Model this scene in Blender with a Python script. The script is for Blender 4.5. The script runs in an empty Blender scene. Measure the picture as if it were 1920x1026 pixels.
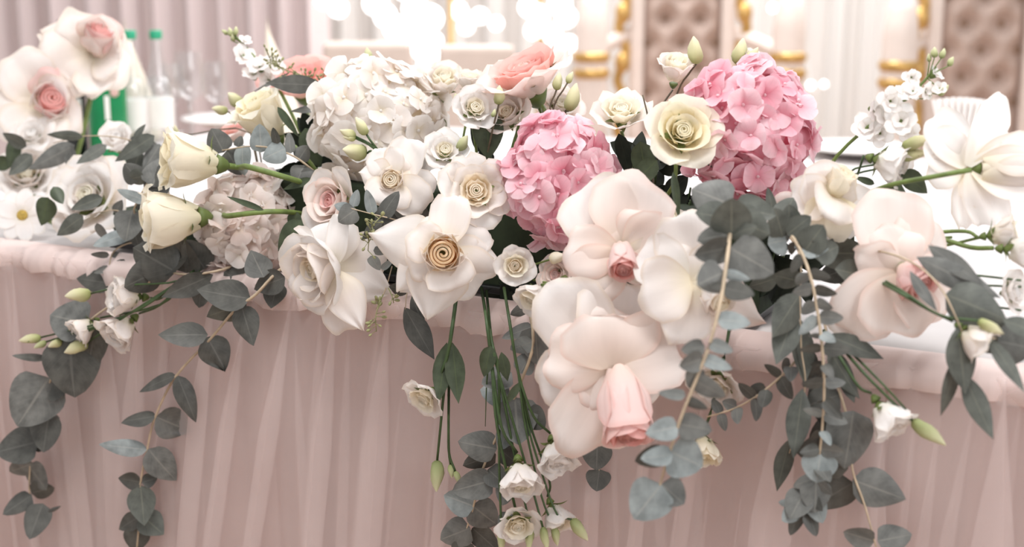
import bpy, math, random
import numpy as np
from math import sin, cos, pi, radians as rad

random.seed(7)
rng = np.random.default_rng(7)
SC = bpy.context.scene
COL = SC.collection

# ------------------------------------------------------------------ camera
FPX = 2667.0                       # focal length in pixels of the 1920 x 1026 frame
PITCH = rad(12.94)
CAM = np.array([0.0, 0.0, 1.25])
R_ = np.array([1.0, 0, 0])
F_ = np.array([0, cos(PITCH), -sin(PITCH)])
U_ = np.array([0, sin(PITCH), cos(PITCH)])
C_ = -F_
TABLE_Z = 0.75

cd = bpy.data.cameras.new('camera')
cam = bpy.data.objects.new('camera', cd)
COL.objects.link(cam)
cam.location = CAM
cam.rotation_euler = (pi / 2 - PITCH, 0, 0)
cd.sensor_width = 36.0
cd.lens = FPX / 1920 * 36.0
cd.clip_start = 0.05
cd.dof.use_dof = True
cd.dof.focus_distance = 2.02
cd.dof.aperture_fstop = 2.6
SC.camera = cam

# ------------------------------------------------------------------ light
SC.view_settings.view_transform = 'Standard'
SC.view_settings.look = 'None'
SC.view_settings.gamma = 1.0
SC.view_settings.exposure = 0.42
SC.cycles.transparent_max_bounces = 32
SC.view_settings.use_curve_mapping = False
w = bpy.data.worlds.new('world')
SC.world = w
w.use_nodes = True
bg = w.node_tree.nodes['Background']
bg.inputs[0].default_value = (0.94, 0.97, 1.0, 1)
bg.inputs[1].default_value = 0.56


def area(name, loc, target, size, power, col):
    ld = bpy.data.lights.new(name, 'AREA')
    ld.shape = 'RECTANGLE'
    ld.size, ld.size_y = size
    ld.energy = power
    ld.color = col
    o = bpy.data.objects.new(name, ld)
    COL.objects.link(o)
    o.location = loc
    from mathutils import Vector
    d = Vector(target) - Vector(loc)
    o.rotation_euler = d.to_track_quat('-Z', 'Y').to_euler()
    return o


area('ceiling_light', (-0.25, 1.2, 3.4), (0.1, 2.05, 0.8), (1.5, 1.2), 54, (1, 0.985, 0.975))
area('fill_light', (2.4, -0.6, 2.2), (0.3, 2.0, 0.7), (1.8, 1.8), 42, (0.97, 0.985, 1))  # soft fill added from the front right, not a real window
area('hall_light', (1.5, 5.6, 4.2), (1.0, 6.6, 0.8), (6.0, 1.5), 275, (0.97, 0.985, 1))

# ------------------------------------------------------------------ pixels to places


def ray(x, y):
    return F_ + (x - 960) / FPX * R_ - (y - 513) / FPX * U_


def on_height(x, y, z):
    d = ray(x, y)
    return CAM + d * ((z - CAM[2]) / d[2])


EA = on_height(0, 450, TABLE_Z)
EB = on_height(1700, 660, TABLE_Z)
EDIR = (EB - EA) / np.linalg.norm(EB - EA)          # along the table's front edge
ENRM = np.array([EDIR[1], -EDIR[0], 0.0])           # from the table towards the guests' side
if ENRM[1] > 0:
    ENRM = -ENRM


def P(x, y, o):
    """the place seen at photo pixel (x, y), o metres in front of the table's front edge"""
    d = ray(x, y)
    t = (np.dot(EA, ENRM) + o - np.dot(CAM, ENRM)) / np.dot(d, ENRM)
    p = CAM + d * t
    if o < -0.004 and p[2] < TABLE_Z + 0.012:      # nothing sinks into the table
        p[2] = TABLE_Z + 0.012
    return p


def PD(x, y, depth):
    return CAM + ray(x, y) * depth


def px(p):
    """metres for one photo pixel at place p"""
    return float(np.dot(p - CAM, F_)) / FPX


def edge_y(x):
    return 450 + 0.1235 * x


def auto_o(x, y):
    """how far the mound of flowers reaches forward at that place"""
    e = edge_y(x)
    if y < e:
        return 0.07 - (e - y) / 1400 * 0.55
    return 0.07


def imgdir(a, b, c):
    v = a * R_ + b * U_ + c * C_
    return v / np.linalg.norm(v)


def perp_frame(axis, roll=0.0):
    axis = axis / np.linalg.norm(axis)
    h = U_ if abs(np.dot(axis, U_)) < 0.93 else R_
    X = np.cross(h, axis)
    X /= np.linalg.norm(X)
    Y = np.cross(axis, X)
    c, s = cos(roll), sin(roll)
    return X * c + Y * s, Y * c - X * s, axis


# ------------------------------------------------------------------ materials
def lin(h):
    if isinstance(h, str):
        v = [int(h[i:i + 2], 16) / 255 for i in (0, 2, 4)]
    else:
        v = list(h)
    return [c / 12.92 if c <= 0.04045 else ((c + 0.055) / 1.055) ** 2.4 for c in v] + [1.0]


MATS = {}


def new_mat(name):
    m = bpy.data.materials.new(name)
    m.use_nodes = True
    nt = m.node_tree
    nt.nodes.clear()
    out = nt.nodes.new('ShaderNodeOutputMaterial')
    return m, nt, out


def N(nt, kind, **kw):
    n = nt.nodes.new('ShaderNode' + kind)
    for k, v in kw.items():
        setattr(n, k, v)
    return n


def ramp(nt, stops):
    n = nt.nodes.new('ShaderNodeValToRGB')
    e = n.color_ramp.elements
    while len(e) < len(stops):
        e.new(0.5)
    for el, (p, c) in zip(e, stops):
        el.position = p
        el.color = c
    return n


def petal_mat(name, base, mid, edge, trans=0.42, vein=0.035, rough=0.6, rim=None):
    """pigment runs from the claw of the petal (v=0) to its rim (v=1), with fine veins along it"""
    if name in MATS:
        return MATS[name]
    m, nt, out = new_mat(name)
    L = nt.links.new
    uv = N(nt, 'UVMap')
    sep = N(nt, 'SeparateXYZ')
    L(uv.outputs[0], sep.inputs[0])
    rp = ramp(nt, [(0.0, lin(base)), (0.45, lin(mid)), (1.0, lin(edge))])
    L(sep.outputs[1], rp.inputs[0])
    mp = N(nt, 'Mapping')
    mp.inputs['Scale'].default_value = (14, 1.6, 1)
    L(uv.outputs[0], mp.inputs[0])
    nz = N(nt, 'TexNoise')
    nz.inputs['Scale'].default_value = 1.0
    nz.inputs['Detail'].default_value = 3
    L(mp.outputs[0], nz.inputs['Vector'])
    mr = N(nt, 'MapRange')
    mr.inputs[1].default_value = 0.3
    mr.inputs[2].default_value = 0.7
    mr.inputs[3].default_value = 1.0 - vein
    mr.inputs[4].default_value = 1.0
    L(nz.outputs[0], mr.inputs[0])
    mx = N(nt, 'MixRGB', blend_type='MULTIPLY')
    mx.inputs[0].default_value = 1
    col = rp.outputs[0]
    if rim:                                     # the deeper tint that runs round the edge of a rose petal
        d0 = N(nt, 'Math', operation='MULTIPLY_ADD')
        d0.inputs[1].default_value = 2.0
        d0.inputs[2].default_value = -1.0
        L(sep.outputs[0], d0.inputs[0])
        d1 = N(nt, 'Math', operation='ABSOLUTE')
        L(d0.outputs[0], d1.inputs[0])
        d2 = N(nt, 'Math', operation='MAXIMUM')
        L(d1.outputs[0], d2.inputs[0])
        L(sep.outputs[1], d2.inputs[1])
        d3 = N(nt, 'MapRange', interpolation_type='SMOOTHSTEP')
        d3.inputs[1].default_value = 0.86
        d3.inputs[2].default_value = 1.0
        d3.inputs[3].default_value = 0.0
        d3.inputs[4].default_value = 0.6
        L(d2.outputs[0], d3.inputs[0])
        rm = N(nt, 'MixRGB')
        rm.inputs[2].default_value = lin(rim)
        L(d3.outputs[0], rm.inputs[0])
        L(col, rm.inputs[1])
        col = rm.outputs[0]
    L(col, mx.inputs[1])
    L(mr.outputs[0], mx.inputs[2])
    bs = N(nt, 'BsdfPrincipled')
    bs.inputs['Roughness'].default_value = rough
    bs.inputs['Specular IOR Level'].default_value = 0.25
    try:
        bs.inputs['Sheen Weight'].default_value = 0.08
    except KeyError:
        pass
    bp = N(nt, 'Bump')
    bp.inputs['Strength'].default_value = 0.10
    bp.inputs['Distance'].default_value = 0.0015
    L(nz.outputs[0], bp.inputs['Height'])
    L(bp.outputs[0], bs.inputs['Normal'])
    L(mx.outputs[0], bs.inputs['Base Color'])
    tr = N(nt, 'BsdfTranslucent')
    L(mx.outputs[0], tr.inputs[0])
    ms = N(nt, 'MixShader')
    ms.inputs[0].default_value = trans
    L(bs.outputs[0], ms.inputs[1])
    L(tr.outputs[0], ms.inputs[2])
    L(ms.outputs[0], out.inputs[0])
    MATS[name] = m
    return m


def leaf_mat(name, top, under, vein, rough=0.5, mottle=0.35, trans=0.12, spec=0.3):
    """leaf with its own colour on each face, a pale midrib and side veins"""
    if name in MATS:
        return MATS[name]
    m, nt, out = new_mat(name)
    L = nt.links.new
    uv = N(nt, 'UVMap')
    sep = N(nt, 'SeparateXYZ')
    L(uv.outputs[0], sep.inputs[0])
    geo = N(nt, 'NewGeometry')
    face = N(nt, 'MixRGB')
    face.inputs[1].default_value = lin(top)
    face.inputs[2].default_value = lin(under)
    L(geo.outputs['Backfacing'], face.inputs[0])
    tc = N(nt, 'TexCoord')
    nz = N(nt, 'TexNoise')
    nz.inputs['Scale'].default_value = 55
    nz.inputs['Detail'].default_value = 4
    L(tc.outputs['Object'], nz.inputs['Vector'])
    mr = N(nt, 'MapRange')
    mr.inputs[1].default_value = 0.3
    mr.inputs[2].default_value = 0.7
    mr.inputs[3].default_value = 1 - mottle
    mr.inputs[4].default_value = 1 + mottle * 0.7
    L(nz.outputs[0], mr.inputs[0])
    mul = N(nt, 'MixRGB', blend_type='MULTIPLY')
    mul.inputs[0].default_value = 1
    L(face.outputs[0], mul.inputs[1])
    L(mr.outputs[0], mul.inputs[2])
    # midrib
    d0 = N(nt, 'Math', operation='SUBTRACT')
    d0.inputs[1].default_value = 0.5
    L(sep.outputs[0], d0.inputs[0])
    d1 = N(nt, 'Math', operation='ABSOLUTE')
    L(d0.outputs[0], d1.inputs[0])
    mid = N(nt, 'MapRange')
    mid.inputs[1].default_value = 0.012
    mid.inputs[2].default_value = 0.035
    mid.inputs[3].default_value = 0.55
    mid.inputs[4].default_value = 0.0
    L(d1.outputs[0], mid.inputs[0])
    # side veins: waves of v shifted by the distance from the midrib
    sv = N(nt, 'Math', operation='MULTIPLY_ADD')
    sv.inputs[1].default_value = -0.9
    L(d1.outputs[0], sv.inputs[0])
    L(sep.outputs[1], sv.inputs[2])
    s2 = N(nt, 'Math', operation='MULTIPLY')
    s2.inputs[1].default_value = 50
    L(sv.outputs[0], s2.inputs[0])
    s3 = N(nt, 'Math', operation='SINE')
    L(s2.outputs[0], s3.inputs[0])
    s4 = N(nt, 'MapRange')
    s4.inputs[1].default_value = 0.86
    s4.inputs[2].default_value = 1.0
    s4.inputs[3].default_value = 0.0
    s4.inputs[4].default_value = 0.16
    L(s3.outputs[0], s4.inputs[0])
    mxv = N(nt, 'Math', operation='MAXIMUM')
    L(mid.outputs[0], mxv.inputs[0])
    L(s4.outputs[0], mxv.inputs[1])
    vm = N(nt, 'MixRGB')
    vm.inputs[2].default_value = lin(vein)
    L(mxv.outputs[0], vm.inputs[0])
    L(mul.outputs[0], vm.inputs[1])
    bs = N(nt, 'BsdfPrincipled')
    bs.inputs['Roughness'].default_value = rough
    bs.inputs['Specular IOR Level'].default_value = spec
    L(vm.outputs[0], bs.inputs['Base Color'])
    tr = N(nt, 'BsdfTranslucent')
    L(vm.outputs[0], tr.inputs[0])
    ms = N(nt, 'MixShader')
    ms.inputs[0].default_value = trans
    L(bs.outputs[0], ms.inputs[1])
    L(tr.outputs[0], ms.inputs[2])
    L(ms.outputs[0], out.inputs[0])
    MATS[name] = m
    return m


def plain_mat(name, col, rough=0.6, metal=0.0, spec=0.4, noise=0.15, scale=20.0, emit=0.0, bump=0.0):
    if name in MATS:
        return MATS[name]
    m, nt, out = new_mat(name)
    L = nt.links.new
    bs = N(nt, 'BsdfPrincipled')
    tc = N(nt, 'TexCoord')
    nz = N(nt, 'TexNoise')
    nz.inputs['Scale'].default_value = scale
    nz.inputs['Detail'].default_value = 3
    L(tc.outputs['Object'], nz.inputs['Vector'])
    c = lin(col)
    rp = ramp(nt, [(0.3, [x * (1 - noise) for x in c[:3]] + [1]), (0.7, [min(1, x * (1 + noise)) for x in c[:3]] + [1])])
    L(nz.outputs[0], rp.inputs[0])
    L(rp.outputs[0], bs.inputs['Base Color'])
    bs.inputs['Roughness'].default_value = rough
    bs.inputs['Metallic'].default_value = metal
    bs.inputs['Specular IOR Level'].default_value = spec
    if emit:
        bs.inputs['Emission Color'].default_value = c
        bs.inputs['Emission Strength'].default_value = emit
    if bump:
        bp = N(nt, 'Bump')
        bp.inputs['Strength'].default_value = bump
        bp.inputs['Distance'].default_value = 0.003
        L(nz.outputs[0], bp.inputs['Height'])
        L(bp.outputs[0], bs.inputs['Normal'])
    L(bs.outputs[0], out.inputs[0])
    MATS[name] = m
    return m


def tulle_mat():
    m, nt, out = new_mat('tulle')
    L = nt.links.new
    df = N(nt, 'BsdfDiffuse')
    df.inputs[0].default_value = lin('f6e9e6')
    tl = N(nt, 'BsdfTranslucent')
    tl.inputs[0].default_value = lin('f6e9e6')
    a = N(nt, 'MixShader')
    a.inputs[0].default_value = 0.4
    L(df.outputs[0], a.inputs[1])
    L(tl.outputs[0], a.inputs[2])
    tp = N(nt, 'BsdfTransparent')
    tp.inputs[0].default_value = (1, 1, 1, 1)
    tc = N(nt, 'TexCoord')
    nz = N(nt, 'TexNoise')
    nz.inputs['Scale'].default_value = 9
    L(tc.outputs['Object'], nz.inputs['Vector'])
    mr = N(nt, 'MapRange')
    mr.inputs[3].default_value = 0.34
    mr.inputs[4].default_value = 0.46
    L(nz.outputs[0], mr.inputs[0])
    b = N(nt, 'MixShader')
    L(mr.outputs[0], b.inputs[0])
    L(tp.outputs[0], b.inputs[1])
    L(a.outputs[0], b.inputs[2])
    L(b.outputs[0], out.inputs[0])
    return m


def glass_mat(name, col, rough=0.02):
    m, nt, out = new_mat(name)
    L = nt.links.new
    gl = N(nt, 'BsdfGlossy')
    gl.inputs['Roughness'].default_value = 0.12
    tp = N(nt, 'BsdfTransparent')
    tp.inputs[0].default_value = lin(col)
    lw = N(nt, 'LayerWeight')
    lw.inputs[0].default_value = 0.35
    fr = N(nt, 'Math', operation='MULTIPLY')
    fr.inputs[1].default_value = 0.45
    pw = N(nt, 'Math', operation='POWER')
    pw.inputs[1].default_value = 2.5
    L(lw.outputs['Facing'], pw.inputs[0])
    L(pw.outputs[0], fr.inputs[0])
    ad = N(nt, 'Math', operation='ADD')
    ad.inputs[1].default_value = 0.11
    L(fr.outputs[0], ad.inputs[0])
    fr = ad
    ms = N(nt, 'MixShader')
    L(fr.outputs[0], ms.inputs[0])
    L(tp.outputs[0], ms.inputs[1])
    L(gl.outputs[0], ms.inputs[2])
    L(ms.outputs[0], out.inputs[0])
    MATS[name] = m
    return m


IVORY = petal_mat('petal_ivory', 'f6ecd6', 'f8f0ea', 'f9f3f0', rim='eadac8')
WHITE = petal_mat('petal_white', 'f6f0e4', 'faf5f2', 'fbf8f6', rim='ece1d6')
CREAM = petal_mat('petal_cream', 'f3e8c8', 'f7efdc', 'f8f1e2')
YELLOW = petal_mat('petal_yellow_cream', 'f1e5b6', 'f6ebc9', 'f7eed6')
BLUSH = petal_mat('petal_blush', 'f7e8d9', 'f8eae2', 'f9f0eb', rim='efd2c6')
PINKBUD = petal_mat('petal_pink_bud', 'f8e0d4', 'f9dfda', 'f8dad6', rim='efbfb8')
PINKPALE = petal_mat('petal_pale_pink', 'f9e6dc', 'f9e5e0', 'f8dfda', rim='f0c4bc')
PINKDEEP = petal_mat('petal_rose_pink', 'f2b5a6', 'f4b8b0', 'f4bcb6')
PEACH = petal_mat('petal_peach_pink', 'efd3b4', 'f7cfc3', 'f8c4bc')
APRICOT = petal_mat('petal_apricot', 'f9cf92', 'fad7a6', 'fbe6c8')
APRI2 = petal_mat('petal_pale_apricot', 'f6dfb6', 'f8e8cd', 'f9efdf')
HPINK = [petal_mat('hydrangea_pink_a', 'ee98aa', 'f6bfca', 'f9d3db', vein=0.08),
         petal_mat('hydrangea_pink_b', 'ea8ca0', 'f4b4c1', 'f7c9d2', vein=0.08),
         petal_mat('hydrangea_pink_c', 'f1a9b6', 'f8ccd4', 'fbdee3', vein=0.08)]
HWHITE = [petal_mat('hydrangea_white_a', 'f2e8d3', 'f8f1ea', 'f9f4f0'),
          petal_mat('hydrangea_white_b', 'f0e3cb', 'f6ece4', 'f8f1ed'),
          petal_mat('hydrangea_white_c', 'f3ead8', 'f9f3ee', 'faf6f3')]
HBLUSH = [petal_mat('hydrangea_blush_a', 'eee1cf', 'f6e9e2', 'f7ede8'),
          petal_mat('hydrangea_blush_b', 'ebdac8', 'f3e2da', 'f5e8e2'),
          petal_mat('hydrangea_blush_c', 'f0e5d4', 'f7ede7', 'f8f1ec')]
BUDM = petal_mat('lisianthus_bud', 'a3a86a', 'd3cea0', 'ebe2c2', trans=0.2)
BUDG = petal_mat('lisianthus_green_bud', '8f9760', 'b9bb8c', 'd9d5b0', trans=0.15)
GREENC = leaf_mat('calyx_green', '66733f', '77834f', '8f9964', mottle=0.2)
STEMG = plain_mat('stem_green', '68783f', 0.5, noise=0.25, scale=60)
STEMD = plain_mat('stem_dark_green', '3f5230', 0.5, noise=0.25, scale=60)
STEMB = plain_mat('stem_brown', '665a48', 0.6, noise=0.25, scale=60)
STEME = plain_mat('stem_eucalyptus', 'b9a58c', 0.6, noise=0.2, scale=60)
EUC = leaf_mat('eucalyptus_grey', '595852', '6d6d69', '8f8c84', rough=0.48, spec=0.4)
EUCD = leaf_mat('eucalyptus_dark', '3f3e38', '54534e', '72706a', rough=0.48, spec=0.4)
EUCL = leaf_mat('eucalyptus_silver', '7a8180', '8b9190', 'a3a29c', rough=0.48, spec=0.4)
EUCG = leaf_mat('eucalyptus_green', '45473d', '5c5e57', '7c7c6e', rough=0.45, spec=0.4)
ROSELEAF = leaf_mat('rose_leaf_green', '2b3624', '49523e', '56613f', rough=0.4)
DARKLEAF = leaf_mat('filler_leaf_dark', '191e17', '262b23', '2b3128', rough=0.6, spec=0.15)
SEEDM = plain_mat('eucalyptus_seed', '8d8b62', 0.6, noise=0.3, scale=80)

# ------------------------------------------------------------------ objects
ORI = {}


def thing(name, label, cat, loc, group=None):
    o = bpy.data.objects.new(name, None)
    o.empty_display_size = 0.02
    COL.objects.link(o)
    o.location = loc
    ORI[o.name] = np.array(loc, float)
    o['label'] = label
    o['category'] = cat
    if group:
        o['group'] = group
    return o


def mesh(name, V, Fc, mat, parent=None, uv=None, smooth=True, label=None, origin=None):
    """one mesh object; V are world places"""
    V = np.asarray(V, float)
    if origin is None:
        origin = V.mean(0) if parent is None else V[0]
    me = bpy.data.meshes.new(name)
    me.from_pydata((V - origin).tolist(), [], Fc if isinstance(Fc, list) else Fc.tolist())
    if uv is not None:
        lay = me.uv_layers.new(name='UVMap')
        idx = np.empty(len(me.loops), dtype=np.int32)
        me.loops.foreach_get('vertex_index', idx)
        lay.data.foreach_set('uv', np.asarray(uv, np.float32)[idx].ravel())
    if smooth:
        me.polygons.foreach_set('use_smooth', [True] * len(me.polygons))
    me.materials.append(mat)
    ob = bpy.data.objects.new(name, me)
    COL.objects.link(ob)
    ORI[ob.name] = np.array(origin, float)
    if parent is not None:
        ob.parent = parent
        ob.location = origin - ORI[parent.name]
    else:
        ob.location = origin
    if label:
        ob['label'] = label
    return ob


def tag(o, label, cat, group=None, kind=None):
    if kind:
        o['kind'] = kind
    if label:
        o['label'] = label
    if cat:
        o['category'] = cat
    if group:
        o['group'] = group
    return o


def struct(o):
    o['kind'] = 'structure'
    return o


# ------------------------------------------------------------------ shapes
_GF = {}


def grid_faces(nu, nv, wrap=False):
    k = (nu, nv, wrap)
    if k not in _GF:
        f = []
        for j in range(nv - 1):
            for i in range(nu if wrap else nu - 1):
                a = j * nu + i
                b = j * nu + (i + 1) % nu
                f.append((a, b, b + nu, a + nu))
        _GF[k] = f
    return _GF[k]


def half_width(kind, v):
    if kind == 'petal':
        return 0.22 + 0.78 * np.sin(pi / 2 * np.minimum(1, v / 0.68)) ** 0.9
    if kind == 'fan':
        return 0.12 + 0.88 * np.sin(pi / 2 * np.minimum(1, v / 0.85))
    if kind == 'point':
        return (0.3 + 0.7 * np.sin(pi / 2 * np.minimum(1, v / 0.45))) * (1 - 0.93 * np.clip((v - 0.35) / 0.65, 0, 1) ** 1.7)
    if kind == 'round':
        return np.sqrt(np.clip(1 - (2 * v - 1) ** 2, 0, 1))
    if kind == 'heart':
        return np.clip(np.sin(pi * v ** 0.62), 0, 1) ** 0.62
    if kind == 'ovate':
        return np.clip(np.sin(pi * v ** 0.7), 0, 1) ** 0.85
    if kind == 'lance':
        return np.clip(np.sin(pi * v ** 0.85), 0, 1) ** 1.05
    return np.ones_like(v)


def blade(base, fr, a, L, W, tilt=0.0, bend=0.0, cup=0.0, kind='petal', tip=0.0, roll=0.0, twist=0.0,
          ruffle=0.0, waves=3.0, nu=9, nv=9, rs=None, sidecurl=0.0, notch=0.0, onset=0.6, crease=0.0, ragged=0.0, peak=0.0):
    """a petal or leaf that starts at base, leaves in direction a (degrees) of frame fr, rises by tilt,
    bends by bend (degrees, towards its upper face when positive), cups its sides by cup (radians)"""
    X, Y, Z = fr
    ph = random.random() * 6.28 if rs is None else rs
    ar, tr_ = rad(a), rad(tilt)
    T = cos(tr_) * (cos(ar) * X + sin(ar) * Y) + sin(tr_) * Z
    B = -sin(ar) * X + cos(ar) * Y
    Nn = np.cross(T, B)
    if roll:
        c, s = cos(rad(roll)), sin(rad(roll))
        B, Nn = B * c + Nn * s, Nn * c - B * s
    u = np.linspace(-1, 1, nu)
    v = np.linspace(0, 1, nv)
    UU, VV = np.meshgrid(u, v)
    if kind in ('petal', 'fan'):
        LU = 1 - 0.30 * np.abs(UU) ** 2.6 + notch * (np.abs(UU) ** 0.8 - 1)
    else:
        LU = 1.0
    if ragged:
        LU = LU + ragged * (np.sin(2.1 * UU + ph) + 0.6 * np.sin(4.7 * UU + 2.3 * ph)) * VV
    if peak:
        LU = LU + peak * np.exp(-(UU / 0.22) ** 2)
    Vl = np.clip(VV * LU, 0, 1.2)
    fine = np.linspace(0, 1.2, 49)
    th = rad(bend) * fine + rad(tip) * np.clip((fine - onset) / (1 - onset), 0, 1.3) ** 2
    cx = np.concatenate([[0], np.cumsum((np.cos(th[1:]) + np.cos(th[:-1])) / 2)]) / 40 * L
    cz = np.concatenate([[0], np.cumsum((np.sin(th[1:]) + np.sin(th[:-1])) / 2)]) / 40 * L
    thv = np.interp(Vl, fine, th)
    px_ = np.interp(Vl, fine, cx)
    pz_ = np.interp(Vl, fine, cz)
    hw = half_width(kind, VV) * W / 2
    cc = cup + sidecurl * VV ** 2
    cc = np.where(np.abs(cc) < 1e-3, 1e-3, cc)
    y = hw * np.sin(cc * UU) / cc
    z = hw * (1 - np.cos(cc * UU)) / cc
    if ruffle:
        z = z + ruffle * W * VV ** 2 * np.sin(waves * pi * UU + ph) + 0.5 * ruffle * W * VV ** 2 * np.sin(2.3 * waves * UU + 2 * ph + 2 * VV)
    if crease:
        z = z + crease * W * VV * (np.sin(3.1 * UU + 2.0 * VV + ph) * 0.6 + np.sin(-2.2 * UU + 4.4 * VV + 1.7 * ph) * 0.5 + 0.25 * np.sin(7.0 * UU - 3.0 * VV + 3.1 * ph))
    if twist:
        tw = rad(twist) * VV
        y, z = y * np.cos(tw) - z * np.sin(tw), y * np.sin(tw) + z * np.cos(tw)
    # local normal direction at v
    lx = px_ - np.sin(thv) * z
    lz = pz_ + np.cos(thv) * z
    pts = base + lx[..., None] * T + y[..., None] * B + lz[..., None] * Nn
    uvs = np.stack([(UU + 1) / 2, VV], -1).reshape(-1, 2)
    return pts.reshape(-1, 3), grid_faces(nu, nv), uvs


def add_blade(name, parent, mat, *a, label=None, **k):
    V, Fc, uv = blade(*a, **k)
    return mesh(name, V, Fc, mat, parent, uv, label=label)


def smooth_path(pts, n):
    pts = np.asarray(pts, float)
    if len(pts) < 3:
        t = np.linspace(0, 1, n)[:, None]
        return pts[0] * (1 - t) + pts[-1] * t
    q = np.vstack([2 * pts[0] - pts[1], pts, 2 * pts[-1] - pts[-2]])
    out = []
    m = len(pts) - 1
    for s in np.linspace(0, m, n):
        i = min(int(s), m - 1)
        t = s - i
        p0, p1, p2, p3 = q[i], q[i + 1], q[i + 2], q[i + 3]
        out.append(0.5 * ((2 * p1) + (-p0 + p2) * t + (2 * p0 - 5 * p1 + 4 * p2 - p3) * t * t + (-p0 + 3 * p1 - 3 * p2 + p3) * t ** 3))
    return np.array(out)


def tube_geo(pts, r0, r1, seg=7, n=None):
    path = smooth_path(pts, n or max(4, 4 * (len(pts) - 1) + 1))
    m = len(path)
    tan = np.gradient(path, axis=0)
    tan /= np.linalg.norm(tan, axis=1)[:, None] + 1e-12
    V = []
    ref = np.array([0.3, 0.2, 0.93])
    for i in range(m):
        x = np.cross(ref, tan[i])
        if np.linalg.norm(x) < 1e-3:
            x = np.cross(R_, tan[i])
        x /= np.linalg.norm(x)
        y = np.cross(tan[i], x)
        r = r0 + (r1 - r0) * i / (m - 1)
        for k in range(seg):
            a = 2 * pi * k / seg
            V.append(path[i] + r * (cos(a) * x + sin(a) * y))
    Fc = list(grid_faces(seg, m, True))
    Fc = Fc + [tuple(range(seg))[::-1], tuple(range((m - 1) * seg, m * seg))]
    return np.array(V), Fc


def add_tube(name, parent, mat, pts, r0, r1=None, seg=7, n=None):
    V, Fc = tube_geo(pts, r0, r0 if r1 is None else r1, seg, n)
    return mesh(name, V, Fc, mat, parent)


def lathe_geo(prof, base, fr, seg=20):
    X, Y, Z = fr
    V = []
    for r, z in prof:
        for k in range(seg):
            a = 2 * pi * k / seg
            V.append(base + r * (cos(a) * X + sin(a) * Y) + z * Z)
    Fc = list(grid_faces(seg, len(prof), True))
    Fc = Fc + [tuple(range(seg))[::-1], tuple(range((len(prof) - 1) * seg, len(prof) * seg))]
    return np.array(V), Fc


def add_lathe(name, parent, mat, prof, base, fr, seg=20):
    V, Fc = lathe_geo(prof, base, fr, seg)
    return mesh(name, V, Fc, mat, parent)


def sphere_geo(c, r, seg=10, rings=6, sc=(1, 1, 1), fr=None):
    X, Y, Z = fr if fr is not None else (R_, U_, C_)
    V = []
    for j in range(rings + 1):
        t = pi * (0.02 + 0.96 * j / rings)
        for k in range(seg):
            a = 2 * pi * k / seg
            V.append(c + r * (sc[0] * sin(t) * cos(a) * X + sc[1] * sin(t) * sin(a) * Y + sc[2] * cos(t) * Z))
    Fc = list(grid_faces(seg, rings + 1, True)) + [tuple(range(seg)), tuple(range(rings * seg, (rings + 1) * seg))[::-1]]
    return np.array(V), Fc


def box_geo(c, X, Y, Z, sx, sy, sz):
    V = [c + sx / 2 * i * X + sy / 2 * j * Y + sz / 2 * k * Z for i in (-1, 1) for j in (-1, 1) for k in (-1, 1)]
    Fc = [(0, 1, 3, 2), (4, 6, 7, 5), (0, 4, 5, 1), (2, 3, 7, 6), (0, 2, 6, 4), (1, 5, 7, 3)]
    return np.array(V), Fc


def add_box(name, parent, mat, c, fr, s, bevel=0.0):
    V, Fc = box_geo(np.array(c, float), *fr, *s)
    o = mesh(name, V, Fc, mat, parent, smooth=False)
    if bevel:
        b = o.modifiers.new('bevel', 'BEVEL')
        b.width = bevel
        b.segments = 3
    return o


WORLD = (np.array([1.0, 0, 0]), np.array([0, 1.0, 0]), np.array([0, 0, 1.0]))
IMG = (R_, U_, C_)

# ================================================================== the setting
BX, BY, BZ = WORLD
TF = (EDIR, -ENRM, BZ)                       # the table's frame: along the edge, away from us, up
MID = P(900, 561, 0.0)
MID[2] = TABLE_Z

fl = mesh('floor', *box_geo(np.array([0, 5.0, -0.05]), BX, BY, BZ, 16, 14, 0.1), plain_mat('floor_parquet', 'b59a86', 0.4, noise=0.1, scale=3), smooth=False)
struct(fl)
wb = mesh('wall_back', *box_geo(np.array([0, 9.6, 2.0]), BX, BY, BZ, 16, 0.1, 4.2), plain_mat('wall_plaster', 'f1ebe6', 0.8, noise=0.03), smooth=False)
struct(wb)


def curtain(name, label, x0, x1, Y, mat, amp, lam, seed, group=None, top=3.4, z0=0.02):
    rs = np.random.default_rng(seed)
    n = int((x1 - x0) / lam * 10)
    xs = np.linspace(x0, x1, n)
    ph = np.cumsum(rs.normal(1.0, 0.35, n).clip(0.3, 2)) * (xs[1] - xs[0]) / lam * 2 * pi
    zs = np.linspace(z0, top, 7)
    V = []
    for z in zs:
        k = 1 - 0.25 * z / top
        for i in range(n):
            V.append((xs[i] + 0.2 * lam * k * sin(2 * ph[i]), Y + amp * k * sin(ph[i]), z))
    uv = np.zeros((len(V), 2))
    o = mesh(name, V, grid_faces(n, 7), mat, None, uv)
    return tag(o, label, 'curtain', group)


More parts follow.
